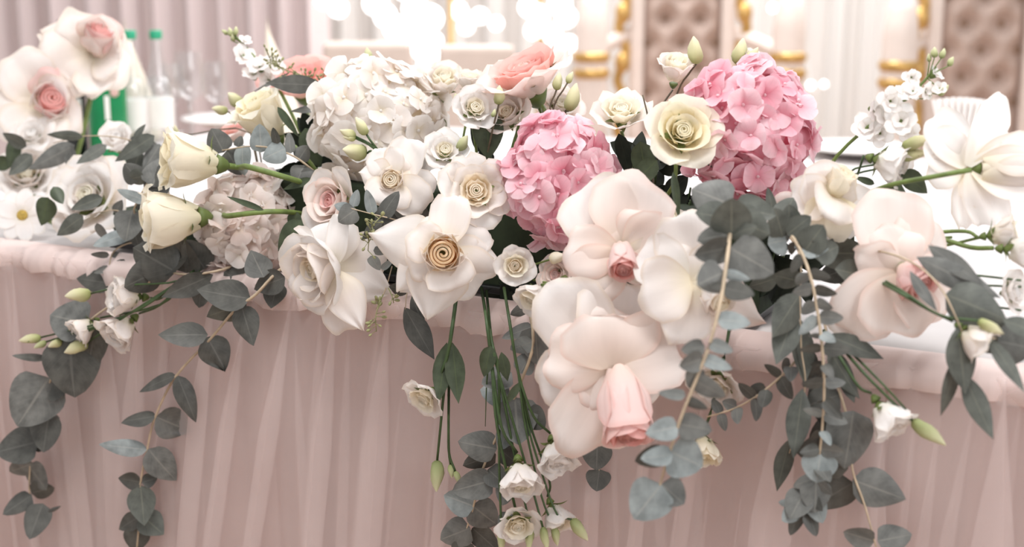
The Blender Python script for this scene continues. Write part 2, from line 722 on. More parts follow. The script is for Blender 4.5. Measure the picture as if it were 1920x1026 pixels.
MAUVE = petal_mat('mauve_drape', 'd2c3c2', 'd2c3c2', 'd2c3c2', trans=0.15, vein=0.0)
SHEER = petal_mat('white_sheer', 'f4f1ee', 'f4f1ee', 'f4f1ee', trans=0.4, vein=0.0)
xl = PD(-60, 100, 6.2)
xr = PD(606, 100, 6.2)
curtain('curtain', 'long mauve drape hanging in narrow folds behind the bottles and glasses', xl[0] - 0.4, xr[0], xr[1], MAUVE, 0.05, 0.14, 3)
xl = PD(600, 100, 8.2)
xr = PD(1180, 100, 8.2)
curtain('sheer_curtain', 'white sheer curtain behind the globe lights and slipcovered chairs', xl[0], xr[0], 8.2, SHEER, 0.05, 0.2, 4)
xl = PD(1180, 100, 8.3)
xr = PD(2050, 100, 8.3)
curtain('sheer_curtain', 'white sheer curtain hanging behind the two gilded throne chairs', xl[0], xr[0] + 0.5, 8.35, SHEER, 0.06, 0.22, 5)

# ------------------------------------------------------------------ table, cloth and skirt
DEPTH = 1.75
LA, LB = -1.55, 1.25                          # along the edge, from MID


def TP(s, o, z):
    """s along the edge, o in front of it, z height"""
    p = MID + EDIR * s + ENRM * o
    return np.array([p[0], p[1], z])


table = thing('banquet_table', 'long banquet table under the white cloth and pink tulle skirt', 'table', TP(0, -DEPTH / 2, 0))
WOODM = plain_mat('table_wood', '8a6f55', 0.5, noise=0.2)
add_box('table_top', table, WOODM, TP((LA + LB) / 2, -DEPTH / 2, TABLE_Z - 0.03), TF, (LB - LA - 0.04, DEPTH - 0.04, 0.04))
for s in (LA + 0.1, LB - 0.1):
    for o in (-0.12, -DEPTH + 0.12):
        add_lathe('leg', table, WOODM, [(0.025, 0), (0.03, 0.1), (0.035, TABLE_Z - 0.05)], TP(s, o, 0), WORLD, 10)

CLOTH = plain_mat('white_tablecloth', 'cbc4c2', 0.8, noise=0.03, scale=8, bump=0.08)
n_s, n_o = 60, 14
V = []
for j in range(n_o):
    for i in range(n_s):
        s = LA + (LB - LA) * i / (n_s - 1)
        o = -DEPTH + DEPTH * j / (n_o - 1)
        V.append(TP(s, o + (0.008 if j == n_o - 1 else 0), TABLE_Z + 0.002 * sin(s * 9 + 2 * o) * (0 if j in (0, n_o - 1) else 1) - (0.004 if j == n_o - 1 else 0)))
for i in range(n_s):
    V.append(TP(LA + (LB - LA) * i / (n_s - 1), 0.012, TABLE_Z - 0.05))
cl = mesh('tablecloth', V, grid_faces(n_s, n_o + 1), CLOTH, None)
tag(cl, 'plain white cloth spread over the top of the banquet table', 'tablecloth')

skirt = thing('table_skirt', 'blush pink gathered tulle skirt hanging from the front of the table', 'table skirt', TP(0, 0.02, 0))
SATIN = plain_mat('blush_satin', 'ad8375', 0.6, noise=0.05, scale=4)
TULLE = tulle_mat()
n = 420
V = []
ss = np.linspace(LA, LB, n)
rs = np.random.default_rng(5)
ph = np.cumsum(rs.normal(1, 0.5, n).clip(0.2, 2.2)) * (ss[1] - ss[0]) / 0.085 * 2 * pi
zz = [TABLE_Z - 0.012, 0.7, 0.62, 0.5, 0.35, 0.18, 0.01]
for z in zz:
    k = min(1, (TABLE_Z - z) / 0.2)
    for i in range(n):
        V.append(TP(ss[i], 0.010 + 0.011 * k * (1 + sin(ph[i])) + 0.012 * (1 - z / TABLE_Z), z))
mesh('satin_layer', V, grid_faces(n, len(zz)), SATIN, skirt)


def tulle(off, lam, seed, amp, over):
    """one layer of net, gathered at the top into S-shaped pleats that fan out below"""
    rs = np.random.default_rng(seed)
    # pleats of uneven width
    w_ = []
    while sum(w_) < LB - LA:
        w_.append(lam * rs.uniform(0.45, 1.8))
    m = len(w_)
    per = 16
    n = m * per
    edge = np.concatenate([[0], np.cumsum(w_)])
    t = np.linspace(0, m, n)
    s0 = LA + np.interp(t, np.arange(m + 1), edge)
    wl = np.interp(t, np.arange(m) + 0.5, w_)
    ov = np.interp(t, np.arange(m) + 0.5, rs.uniform(0.3, 1.3, m)) * over
    slant = np.interp(t, np.arange(m) + 0.5, np.convolve(rs.normal(0, 0.10, m + 4), np.ones(5) / 5, 'valid') + rs.normal(0, 0.03, m))
    bulge = np.interp(t, np.arange(m) + 0.5, rs.uniform(0.3, 1.3, m))
    zz = np.concatenate([[TABLE_Z - 0.004, TABLE_Z - 0.02], np.linspace(TABLE_Z - 0.05, 0.01, 12)])
    V = []
    for z in zz:
        h = (TABLE_Z - z) / TABLE_Z
        k = 0.35 + 0.65 * min(1, h / 0.3)
        ph = 2 * pi * t
        s = s0 + ov * wl * k * np.sin(ph) + slant * h
        o = off + amp * bulge * k * (1 + np.cos(ph)) + 0.015 * h
        for i in range(n):
            V.append(TP(s[i], o[i], z))
    return mesh('tulle_layer', V, grid_faces(n, len(zz)), TULLE, skirt)


tulle(0.034, 0.050, 11, 0.007, 0.45)
tulle(0.050, 0.085, 23, 0.011, 0.45)

# ruched heading along the edge
n = 700
V = []
s0 = np.linspace(LA, LB, n)
rs = np.random.default_rng(8)
n1 = np.interp(np.arange(n), np.arange(0, n, 4), rs.normal(0, 1, len(np.arange(0, n, 4))))
n2 = np.interp(np.arange(n), np.arange(0, n, 7), rs.normal(0, 1, len(np.arange(0, n, 7))))
for j, (o, z) in enumerate([(0.0, 0.004), (0.03, 0.007), (0.052, 0.0), (0.062, -0.016), (0.058, -0.032)]):
    for i in range(n):
        V.append(TP(s0[i] + 0.004 * n2[i], o + 0.006 * n1[i] * (j > 0), TABLE_Z + z + (0.0035 * (n1[i] if j % 2 else n2[i])) * (j > 0)))
mesh('ruched_heading', V, grid_faces(n, 5), petal_mat('ruched_tulle', 'ead6d0', 'ecdad5', 'ead6d0', trans=0.3, vein=0.0), skirt, np.zeros((len(V), 2)))

# ================================================================== flower builders


def bud_core(parent, c, fr, r, h, mat, turns=3.2, n=56):
    """the rolled heart of a rose: one strip wound in a spiral"""
    X, Y, Z = fr
    V, uv = [], []
    a0 = random.random() * 6.28
    for j in range(3):
        for i in range(n):
            t = i / (n - 1)
            a = a0 + t * turns * 2 * pi
            rr = r * (0.06 + 0.88 * t) + (0.62 * r / turns if j == 2 else 0.0)      # every turn ends in a rolled lip
            z = h * (0.74, 1.0, 0.93)[j] * (1 + 0.02 * sin(2.5 * a) - 0.06 * t)
            V.append(c + rr * (cos(a) * X + sin(a) * Y) + z * Z)
            uv.append((t, j / 2))
    return mesh('bud_core', V, grid_faces(n, 3), mat, parent, uv)


def wrapped(parent, c, fr, r, h, n, mat, a0, out=0.0, tip=-35, k=1.3, nu=9, nv=8, name='petal', ruffle=0.0, flare=0.0, jit=1.0):
    """n petals wrapped round the axis at radius r"""
    for i in range(n):
        a = a0 + 360 / n * i + random.uniform(-12, 12) * jit
        base = c + 0.55 * r * (cos(rad(a)) * fr[0] + sin(rad(a)) * fr[1])
        hh = h * random.uniform(0.94, 1.05)
        # petals start a little inside, lean out, then rise
        add_blade(name, parent, mat, base, fr, a, hh, 2 * r * k, tilt=90 - out - 20 + random.uniform(-4, 4) * jit, bend=20 - flare,
                  cup=k * 0.95, kind='petal', tip=tip * random.uniform(0.7, 1.3), nu=nu, nv=nv, ruffle=ruffle)


def sepals(parent, c, fr, r, n=5, L=1.0, tilt=50, mat=None, bend=-30):
    for i in range(n):
        a = 360 / n * i + random.uniform(-15, 15)
        add_blade('sepal', parent, mat or GREENC, c, fr, a, r * L * random.uniform(0.85, 1.15), r * 0.34, tilt=tilt + random.uniform(-12, 12),
                  bend=bend + random.uniform(-25, 15), cup=0.5, kind='lance', nu=3, nv=6)


def calyx_geo(c, fr, r, h):
    return lathe_geo([(0.15 * r, -h), (0.5 * r, -0.75 * h), (0.75 * r, -0.35 * h), (0.95 * r, 0.05 * h), (0.6 * r, 0.2 * h)], c, fr, 10)


ROSES = {
    # petals, radius, lean, height, width, cup, rim roll, flare
    'open': [(3, .16, 0, .60, .52, 1.5, -20, 0), (4, .25, 4, .64, .72, 1.35, -30, -2), (4, .35, 9, .70, .9, 1.2, -50, -4), (5, .44, 17, .82, 1.06, 1.0, -80, 0), (5, .48, 32, .98, 1.2, .8, -100, 10)],
    'cup': [(3, .18, 2, 1.34, .62, 1.5, -25, -6), (3, .32, 4, 1.38, .92, 1.35, -60, -10), (4, .46, 7, 1.42, 1.1, 1.2, -110, -14), (5, .56, 10, 1.46, 1.2, 1.05, -150, -16)],
    'globe': [(3, .15, -2, .62, .5, 1.5, -20, -5), (3, .27, 0, .70, .8, 1.35, -30, -8), (4, .42, 6, .80, 1.0, 1.2, -45, -10), (5, .54, 14, .90, 1.2, 1.05, -60, -12), (4, .58, 30, 1.0, 1.3, .8, -80, 4)],
    'garden': [(4, .18, 4, .56, .5, 1.2, -20, 0), (5, .30, 8, .60, .6, 1.0, -25, 0), (6, .42, 14, .64, .7, .9, -35, 3), (5, .50, 26, .80, .98, .8, -60, 12), (6, .54, 42, .98, 1.15, .6, -75, 24)],
    'lisi': [(3, .16, 2, .62, .56, 1.5, -25, 0), (4, .28, 6, .66, .8, 1.3, -35, 2), (4, .42, 14, .74, 1.0, 1.1, -50, 6), (5, .50, 28, .86, 1.15, .85, -60, 16)],
    'bell': [(3, .20, -2, .98, .66, 1.5, -30, 0), (4, .36, 2, 1.05, .95, 1.35, -50, 0), (5, .52, 8, 1.1, 1.2, 1.1, -70, 2)],
}


def whorls(parent, c, fr, S, style, mats, ruffle=0.0, core=None, nu=8, nv=8, name='petal'):
    lay = ROSES[style]
    a0 = random.uniform(0, 360)
    if core is not False:
        bud_core(parent, c + 0.08 * S * fr[2], fr, 0.2 * S, lay[0][3] * S * 0.92, core or mats[0], turns=3.0, n=44)
    for i, (n, r, out, h, W, cup, tip, flare) in enumerate(lay):
        m = mats[min(len(mats) - 1, i * len(mats) // len(lay))]
        for q in range(n):
            a = a0 + 47 * i + 360 / n * q + random.uniform(-10, 10)
            z0 = h * max(0.0, 0.52 - 0.17 * i)
            base = c + 0.5 * r * S * (cos(rad(a)) * fr[0] + sin(rad(a)) * fr[1]) + z0 * S * fr[2]
            add_blade(name, parent, m, base, fr, a, (h - z0) * S * random.uniform(0.94, 1.06), W * S * random.uniform(0.95, 1.08), tilt=90 - out - 22 + random.uniform(-4, 4),
                      bend=22 - flare, cup=cup, kind='petal', tip=tip * random.uniform(0.6, 1.3), nu=nu, nv=nv, ruffle=ruffle, waves=random.uniform(1.5, 3.0), sidecurl=-0.3, onset=0.7, crease=0.03, ragged=0.03, peak=random.uniform(0, 0.08))


def stem_pts(pts):
    out = []
    for p in pts:
        out.append(P(p[0], p[1], p[2] if len(p) > 2 else auto_o(p[0], p[1]) - 0.03))
    return out


def rose(label, x, y, d, S, style, mats, o=None, stem=None, roll=None, sep=True, leaves=(), group=None, ruffle=0.015, core=None, name='rose', cat='rose', smat=None, srad=4.5):
    """(x, y): the middle of the head in the photo, d: the way it looks, S: radius of the head in photo pixels"""
    o = auto_o(x, y) if o is None else o
    ctr = P(x, y, o)
    s = px(ctr) * S
    ax = imgdir(*d)
    fr = perp_frame(ax, rad(roll if roll is not None else random.uniform(0, 360)))
    h = ROSES[style][-1][3]
    base = ctr - ax * s * h * 0.45
    t = thing(name, label, cat, base, group)
    mesh('calyx', *calyx_geo(base, fr, 0.28 * s, 0.3 * s), GREENC, t)
    whorls(t, base, fr, s, style, mats, ruffle, core)
    if sep:
        sepals(t, base - 0.05 * s * ax, fr, s * 0.8, 5, 0.95, 55)
    if stem:
        pts = [base - ax * 0.2 * s, base - ax * 0.55 * s] + stem_pts(stem)
        add_tube('stem', t, smat or STEMG, pts, px(ctr) * srad, px(ctr) * srad * 0.85)
    for lf in leaves:
        rleaf(t, *lf)
    return t


def rleaf(t, x, y, a, L, W, o=None, tilt=0, bend=-15, mat=None, kind='ovate', roll=0, cup=0.25, name='leaf', tip=0, ruffle=0.0):
    b = P(x, y, auto_o(x, y) if o is None else o)
    k = px(b)
    return add_blade(name, t, mat or ROSELEAF, b, IMG, a, L * k, W * k, tilt=tilt, bend=bend, cup=cup, kind=kind, nu=7, nv=9, roll=roll, tip=tip, ruffle=ruffle)


def opened_rose(label, x, y, o, bud, petals, mat, stem=None, leaves=(), group=None, sep=False, under=6):
    """a rose whose outer petals were folded back by hand.
    bud: (dx, dy, dir, radius, height, mats, layers)   petals: (angle, length, width, options)"""
    c = P(x, y, o)
    k = px(c)
    t = thing('rose', label, 'rose', c, group)
    dx, dy, d, r, h, mats, nl = bud
    ax = imgdir(*d)
    fr = perp_frame(ax, random.uniform(0, 6.28))
    b0 = c + k * (dx * R_ + dy * U_)
    if isinstance(r, str):
        whorls(t, b0 - ax * 0.4 * h * k, fr, h * k, r, mats, 0.02, nu=10, nv=10)
        r = h * 0.5
    else:
        bud_core(t, b0, fr, 0.52 * r * k, h * k * 0.97, mats[0], turns=3.3, n=84)
        a0 = random.uniform(0, 360)
        for i in range(nl):
            f = 0.48 + 0.52 * (i + 1) / nl
            wrapped(t, b0, fr, f * r * k, h * k * (1.0 - 0.02 * i), 3, mats[min(i, len(mats) - 1)], a0 + 50 * i, out=-1, tip=(-4 - 10 * i), k=1.35, nu=10, nv=10, jit=0.25, flare=-8)
    mesh('calyx', *calyx_geo(b0 - 0.05 * r * k * ax, fr, 0.35 * r * k, 0.4 * r * k), GREENC, t)
    ml = np.mean([p_[1] for p_ in petals])
    mw = np.mean([p_[2] for p_ in petals])
    extra = [(random.uniform(0, 360), ml * random.uniform(0.62, 0.82), mw * random.uniform(0.85, 1.0), dict(tilt=random.uniform(4, 22), bend=-34, b=(0, 0, -6))) for _ in range(under)]
    for a, L, W, q in list(petals) + extra:
        q = dict(q)
        m = q.pop('mat', mat)
        bdx, bdy, bdz = q.pop('b', (0, 0, 0))
        base = c + k * (bdx * R_ + bdy * U_ + bdz * C_)
        q.setdefault('tilt', -8)
        q.setdefault('bend', -22)
        q.setdefault('cup', -0.25)
        q.setdefault('kind', 'petal')
        q.setdefault('ruffle', 0.03)
        q.setdefault('waves', random.uniform(1.0, 1.9))
        if q['kind'] == 'petal':
            q.setdefault('tip', random.uniform(-120, -50))
            q.setdefault('onset', random.uniform(0.74, 0.86))
            q.setdefault('sidecurl', random.uniform(-0.5, 0.2))
            q.setdefault('peak', random.uniform(0.0, 0.10))
            q.setdefault('ragged', 0.035)
            L, W = L * 1.04, W * 1.03
        q.setdefault('crease', random.uniform(0.06, 0.11))
        q.setdefault('twist', random.uniform(-12, 12))
        add_blade('petal', t, m, base, IMG, a, L * k, W * k, nu=15, nv=15, **q)
    if sep:
        sepals(t, b0 - ax * 0.2 * r * k, fr, r * k * 1.2, 5, 1.0, 20)
    if stem:
        add_tube('stem', t, STEMG, stem_pts(stem), k * 5, k * 4.5)
    for lf in leaves:
        rleaf(t, *lf)
    return t


def hydrangea(label, x, y, rx, ry, o, mats, fs, nfl, taper=0.0, dz=0.8, stem=None, seed=1, coremat=None, cat='hydrangea'):
    c = P(x, y, o)
    k = px(c)
    t = thing('hydrangea', label, cat, c)
    rs = np.random.default_rng(seed)
    V, Fc = sphere_geo(c, k, 16, 10, (rx * 0.74, ry * 0.76, rx * dz * 0.7))
    if taper:
        yy = (V - c) @ U_ / (k * ry)
        sc = 1 - taper * np.clip(-yy, 0, 1)
        xx = (V - c) @ R_
        V = V + ((sc - 1) * xx)[:, None] * R_
    mesh('flower_core', V, Fc, coremat or mats[1], t, np.full((len(V), 2), 0.05))
    placed = []
    gold = pi * (3 - math.sqrt(5))
    for i in range(nfl):
        zf = 1 - (i + 0.5) * 2 / nfl
        rr = math.sqrt(1 - zf * zf)
        a = i * gold
        nrm = np.array([rr * cos(a), zf, rr * sin(a)]) + rs.normal(0, 0.07, 3)
        nrm /= np.linalg.norm(nrm)
        if nrm[2] < -0.35:
            continue
        sc = 1 - taper * max(0, -nrm[1])
        pos = c + k * (rx * 0.86 * nrm[0] * sc * R_ + ry * 0.88 * nrm[1] * U_ + rx * dz * 0.86 * nrm[2] * C_) * rs.uniform(0.86, 1.08)
        ax = (nrm[0] / rx * R_ + nrm[1] / ry * U_ + nrm[2] / (rx * dz) * C_)
        ax = ax / np.linalg.norm(ax) + rs.normal(0, 0.30, 3)
        fr = perp_frame(ax / np.linalg.norm(ax), rs.uniform(0, 6.28))
        S = fs * k * rs.uniform(0.82, 1.18)
        Vb, Fb = sphere_geo(pos + fr[2] * S * 0.03, S * 0.055, 6, 4)
        flo = mesh('floret', Vb, Fb, mats[2], t, np.full((len(Vb), 2), 0.9))
        tl = rs.uniform(2, 45)
        m = mats[rs.integers(0, 3)]
        for q in range(4):
            add_blade('petal', flo, m, pos, fr, 90 * q + rs.uniform(-7, 7), S * 0.52 * rs.uniform(0.92, 1.08), S * 0.64 * rs.uniform(0.9, 1.12),
                      tilt=tl + rs.uniform(-14, 14), bend=rs.uniform(-60, 0), cup=rs.uniform(-0.5, 0.4), kind='fan', nu=6, nv=6,
                      ruffle=0.05, waves=1.5, rs=rs.uniform(0, 6))
    if stem:
        add_tube('stem', t, STEMG, stem_pts(stem), k * 6, k * 6)
    return t


def bloom(t, x, y, o, d, S, style='lisi', mats=(CREAM, WHITE), ruffle=0.06, sep=True, name='bloom'):
    """a lisianthus flower: part of its stem, with its petals as pieces"""
    ctr = P(x, y, o)
    S = S * (1.4 if style == 'bell' else 1.12)
    s = px(ctr) * S
    ax = imgdir(*d)
    fr = perp_frame(ax, random.uniform(0, 6.28))
    base = ctr - ax * s * ROSES[style][-1][3] * 0.45
    b = mesh(name, *calyx_geo(base, fr, 0.17 * s, 0.2 * s), GREENC, t)
    whorls(b, base, fr, s, style, list(mats), ruffle, nu=7, nv=6)
    if sep:
        sepals(b, base, fr, s * 0.7, 5, 0.9, 45)
    return base - ax * 0.25 * s


def pbud(t, x, y, o, d, L, W, mat=None, sep=True):
    """a closed pointed bud, its petals twisted together, in its calyx; (x, y) is the middle"""
    c = P(x, y, o)
    k = px(c)
    ax = imgdir(*d)
    fr = perp_frame(ax, random.uniform(0, 6.28))
    base = c - ax * L * k / 2
    prof = [(0.16, 0), (0.36, 0.08), (0.48, 0.25), (0.5, 0.42), (0.42, 0.62), (0.28, 0.8), (0.13, 0.93), (0.04, 1.0)]
    X, Y, Z = fr
    V, uv = [], []
    sg = 14
    for r, z in prof:
        for i in range(sg):
            a = 2 * pi * i / sg
            rr = r * (1 + 0.13 * cos(3 * (a + 2.2 * z)))
            V.append(base + rr * W * k * (cos(a) * X + sin(a) * Y) + z * L * k * Z)
            uv.append((i / sg, z))
    b = mesh('bud', V, list(grid_faces(sg, len(prof), True)) + [tuple(range(sg))[::-1]], mat or BUDM, t, uv)
    if sep:
        sepals(b, base, fr, L * k * 0.7, 4, 0.8, 78, bend=8)
    return base


def spray(label, name='lisianthus_stem', cat='lisianthus', at=(0, 0, 0), group=None):
    return thing(name, label, cat, P(*at), group)


def stalk(t, pts, r=2.2, mat=None, r1=None):
    Q = []
    for p in pts:
        Q.append(p if isinstance(p, np.ndarray) else P(*p))
    k = px(Q[0])
    return add_tube('stem', t, mat or STEMG, Q, r * k, (r1 or r * 0.85) * k, seg=6)


def eleaf(t, x, y, o, a, L, W, kind='heart', tilt=0.0, bend=None, mat=None, roll=0.0, cup=None, tip=0.0, twist=0.0, ruffle=0.0):
    b = P(x, y, o)
    k = px(b)
    return add_blade('leaf', t, mat or EUC, b, IMG, a, L * k, W * k, tilt=tilt, bend=random.uniform(-25, 15) if bend is None else bend,
                     cup=random.uniform(-0.35, 0.35) if cup is None else cup, kind=kind, nu=9, nv=11, roll=roll, tip=tip, twist=twist, ruffle=ruffle)


def euc(label, stem, leaves=(), auto=None, mats=None, smat=None, sr=2.6, name='eucalyptus_branch', cat='eucalyptus', group=None, seed=1, kind='heart'):
    """stem: (x, y, o) points; leaves: (x, y, angle, length, width, options)"""
    st = [P(*p) for p in stem]
    t = thing(name, label, cat, st[0], group)
    k = px(st[0])
    add_tube('stem', t, smat or STEME, st, sr * k, sr * 0.55 * k, seg=7)
    sx = np.array([[p[0], p[1]] for p in stem], float)
    so = np.array([p[2] for p in stem], float)
    mats = mats or [EUC, EUC, EUCD, EUCL]
    rs = random.Random(seed)

    def o_at(x, y):
        d = np.hypot(sx[:, 0] - x, sx[:, 1] - y)
        i = np.argsort(d)[:2]
        w_ = 1 / (d[i] + 1)
        return float((so[i] * w_).sum() / w_.sum())
    for lf in leaves:
        x, y, a, L, W = lf[:5]
        q = dict(lf[5]) if len(lf) > 5 else {}
        m = q.pop('mat', mats[rs.randrange(len(mats))])
        oo = q.pop('o', o_at(x, y))
        kd = q.pop('kind', kind)
        q.setdefault('tilt', rs.uniform(-25, 30))
        q.setdefault('roll', rs.uniform(-30, 30))
        eleaf(t, x, y, oo + q.pop('do', 0.0), a, L, W, kd, mat=m, **q)
    if auto:
        step, L0, L1, ratio, skip = auto
        path = smooth_path([list(s_) + [0] * 0 for s_ in stem], 60)
        seglen = np.concatenate([[0], np.cumsum(np.hypot(*np.diff(path[:, :2], axis=0).T))])
        tot = seglen[-1]
        pos = skip
        i = 0
        while pos < tot:
            x = np.interp(pos, seglen, path[:, 0])
            y = np.interp(pos, seglen, path[:, 1])
            o = np.interp(pos, seglen, path[:, 2])
            x2 = np.interp(pos + 6, seglen, path[:, 0])
            y2 = np.interp(pos + 6, seglen, path[:, 1])
            da = math.degrees(math.atan2(-(y2 - y), x2 - x)) if pos + 6 < tot else da
            L = L0 + (L1 - L0) * pos / tot
            for sgn in (-1, 1):
                Lr = L * rs.uniform(0.8, 1.15)
                if i % 2 == 0:
                    a, tl = da + sgn * rs.uniform(55, 95), rs.uniform(-25, 25)
                else:
                    a, tl = da + sgn * rs.uniform(15, 60), sgn * rs.uniform(35, 65)
                eleaf(t, x, y, o, a, Lr, Lr * ratio * rs.uniform(0.85, 1.1), kind, tilt=tl, mat=mats[rs.randrange(len(mats))], roll=rs.uniform(-45, 45), bend=rs.uniform(-30, 20), cup=rs.uniform(-0.4, 0.4))
            pos += step * rs.uniform(0.8, 1.2)
            i += 1
    return t


def seeds(t, pts, n, spread, seed=1, r=3.6):
    """seed capsules on forked stalks, too small to tell apart singly"""
    rs = random.Random(seed)
    V, Fc = [], []

    def put(v, f):
        b = sum(len(a) for a in V)
        V.append(v)
        Fc.extend([tuple(i + b for i in q) for q in f])
    Q = [P(*p) for p in pts]
    k = px(Q[0])
    put(*tube_geo(Q, 1.3 * k, 0.9 * k, 5))
    path = smooth_path(Q, 30)
    for i in range(n):
        b = path[rs.randrange(5, 30)]
        d = imgdir(rs.uniform(-1, 1), rs.uniform(-1, 1), rs.uniform(-0.3, 0.9))
        e = b + d * k * spread * rs.uniform(0.5, 1.0)
        put(*tube_geo([b, e], 0.8 * k, 0.8 * k, 4, 2))
        fr = perp_frame(d)
        put(*sphere_geo(e, k * r * rs.uniform(0.8, 1.2), 6, 4, (0.8, 0.8, 1.25), fr))
    o = mesh('seed_cluster', np.vstack(V), Fc, SEEDM, t)
    o['kind'] = 'stuff'
    return o


# ================================================================== the foam the stems are pushed into
FOAM = plain_mat('floral_foam', '26301f', 0.9, noise=0.3, scale=40)
TRAY = plain_mat('black_tray', '141414', 0.4, noise=0.1)
for x0, x1, h, lab in [(250, 500, 0.06, 'low dark green floral foam block under the two side-lying yellow roses'),
                       (505, 800, 0.14, 'dark green floral foam block behind the star-shaped apricot rose'),
                       (805, 1120, 0.14, 'dark green floral foam block under the small pink hydrangea'),
                       (1125, 1440, 0.14, 'dark green floral foam block under the large pink hydrangea')]:
    a, b = P(x0, edge_y(x0), -0.08), P(x1, edge_y(x1), -0.08)
    L = float(np.dot(b - a, EDIR))
    m = (a + b) / 2
    m[2] = TABLE_Z + 0.008 + h / 2
    t = thing('floral_foam', lab, 'floral foam', np.array([m[0], m[1], TABLE_Z + 0.004]))
    add_box('foam_block', t, FOAM, m, TF, (L * 0.99, 0.10, h), 0.008)
    add_box('tray', t, TRAY, np.array([m[0], m[1], TABLE_Z + 0.010]), TF, (L * 0.995, 0.12, 0.012), 0.003)

# ================================================================== hydrangeas
hydrangea('large white hydrangea head beside the peach rose with a grey leaf', 715, 228, 134, 120, -0.10, HWHITE, 66, 120, dz=0.75, stem=[(720, 330, -0.10), (735, 480, -0.10)], seed=3)
hydrangea('blush white hydrangea head under the stems of the two yellow roses', 472, 420, 105, 105, -0.01, HBLUSH, 56, 130, dz=0.7, stem=[(500, 470, -0.06), (560, 500, -0.09)], seed=5)
hydrangea('smaller pink hydrangea tapering downwards beside the cream garden rose', 1048, 342, 112, 126, 0.0, HPINK, 64, 125, taper=0.42, dz=0.75, stem=[(1045, 440, -0.08), (1040, 540, -0.09)], seed=9)
hydrangea('larger pink hydrangea standing highest behind the yellow rose', 1405, 250, 130, 140, -0.10, HPINK, 70, 130, taper=0.1, dz=0.75, stem=[(1400, 380, -0.10), (1390, 560, -0.10)], seed=13)

# ================================================================== roses folded open
opened_rose('star-shaped ivory rose with an apricot spiral heart and pointed petals', 832, 472, 0.12,
            (0, 0, (0.02, -0.10, 1), 45, 46, [APRICOT, APRICOT, APRI2, IVORY], 4),
            [(80, 102, 78, dict(bend=-10, tilt=2, cup=0.5, b=(0, 8, -6))),
             (168, 142, 118, dict(kind='point', cup=-0.3, bend=-12, tilt=-4, b=(-5, 5, -10))),
             (222, 118, 105, dict(kind='point', cup=-0.3, bend=-16, b=(-5, 0, -6))),
             (256, 130, 130, dict(kind='point', cup=-0.45, bend=-20, tilt=4, b=(0, -3, -3))),
             (318, 108, 104, dict(bend=-24, cup=-0.35, b=(4, -2, -4))),
             (350, 104, 84, dict(kind='point', bend=-14, cup=-0.3, b=(5, 0, -8))),
             (28, 92, 92, dict(bend=-20, b=(5, 4, -9))),
             (290, 66, 92, dict(bend=-50, tilt=40, cup=0.5, b=(2, -14, 0))),
             (150, 62, 82, dict(bend=-40, tilt=45, cup=0.5, b=(-12, 4, 0)))], IVORY, stem=[(832, 470, 0.10), (850, 480, 0.0), (860, 520, -0.08)])

opened_rose('ivory rose turned away with its heart facing down above the berry sprig', 618, 505, 0.12,
            (-22, 4, (-0.72, -0.30, 0.6), 'globe', 88, [APRI2, IVORY, IVORY, WHITE], 3),
            [(100, 84, 110, dict(tilt=25, bend=-50, cup=0.4, b=(10, 10, 0), mat=WHITE)),
             (20, 112, 90, dict(tilt=0, bend=-30, cup=-0.3, b=(8, 4, 4))),
             (335, 112, 104, dict(kind='point', tilt=6, bend=-30, cup=-0.35, b=(12, 0, 2), mat=WHITE)),
             (298, 124, 84, dict(kind='point', tilt=22, bend=-38, cup=-0.5, b=(8, -6, 10))),
             (282, 118, 82, dict(kind='petal', tilt=-8, bend=-10, cup=-0.3, b=(8, -10, 2))),
             (80, 104, 48, dict(tilt=32, bend=-20, cup=0.9, b=(12, 10, 8), mat=WHITE))], IVORY, stem=[(625, 500, 0.08), (640, 480, -0.02), (660, 500, -0.08)])

rose('blush globe rose with a pink heart behind the small grey eucalyptus sprig', 622, 378, (-0.5, 0.1, 0.75), 66, 'globe', [PINKBUD, BLUSH, BLUSH, IVORY], o=0.06,
     stem=[(660, 400, -0.03), (690, 460, -0.08)], core=PINKDEEP)

opened_rose('ivory rose with a tall cone petal beneath the white hydrangea', 738, 335, 0.05,
            (0, -6, (-0.15, 0.12, 1), 27, 32, [APRI2, APRI2, IVORY], 3),
            [(55, 88, 84, dict(tilt=10, bend=8, cup=0.9, b=(-4, 0, -10), kind='petal')),
             (320, 78, 82, dict(tilt=30, bend=-60, cup=0.6, b=(0, -6, 2))),
             (350, 78, 60, dict(tilt=15, bend=-40, cup=-0.3, b=(4, -4, 0))),
             (165, 62, 78, dict(tilt=20, bend=-30, cup=0.3, kind='point', b=(-4, -4, 0))),
             (250, 60, 90, dict(tilt=45, bend=-35, cup=0.6, b=(0, -4, 2))),
             (110, 58, 70, dict(tilt=30, bend=-20, cup=0.4, b=(-4, 4, -4), mat=WHITE))], IVORY, stem=[(742, 345, 0.02), (760, 400, -0.06), (765, 470, -0.09)])

rose('cream garden rose with a crumpled many-petalled heart beside the pink hydrangea', 893, 357, (0.05, 0.06, 1), 64, 'garden', [APRI2, APRI2, IVORY, IVORY], o=0.06, ruffle=0.06,
     stem=[(900, 400, -0.04), (905, 480, -0.08)], core=APRI2)

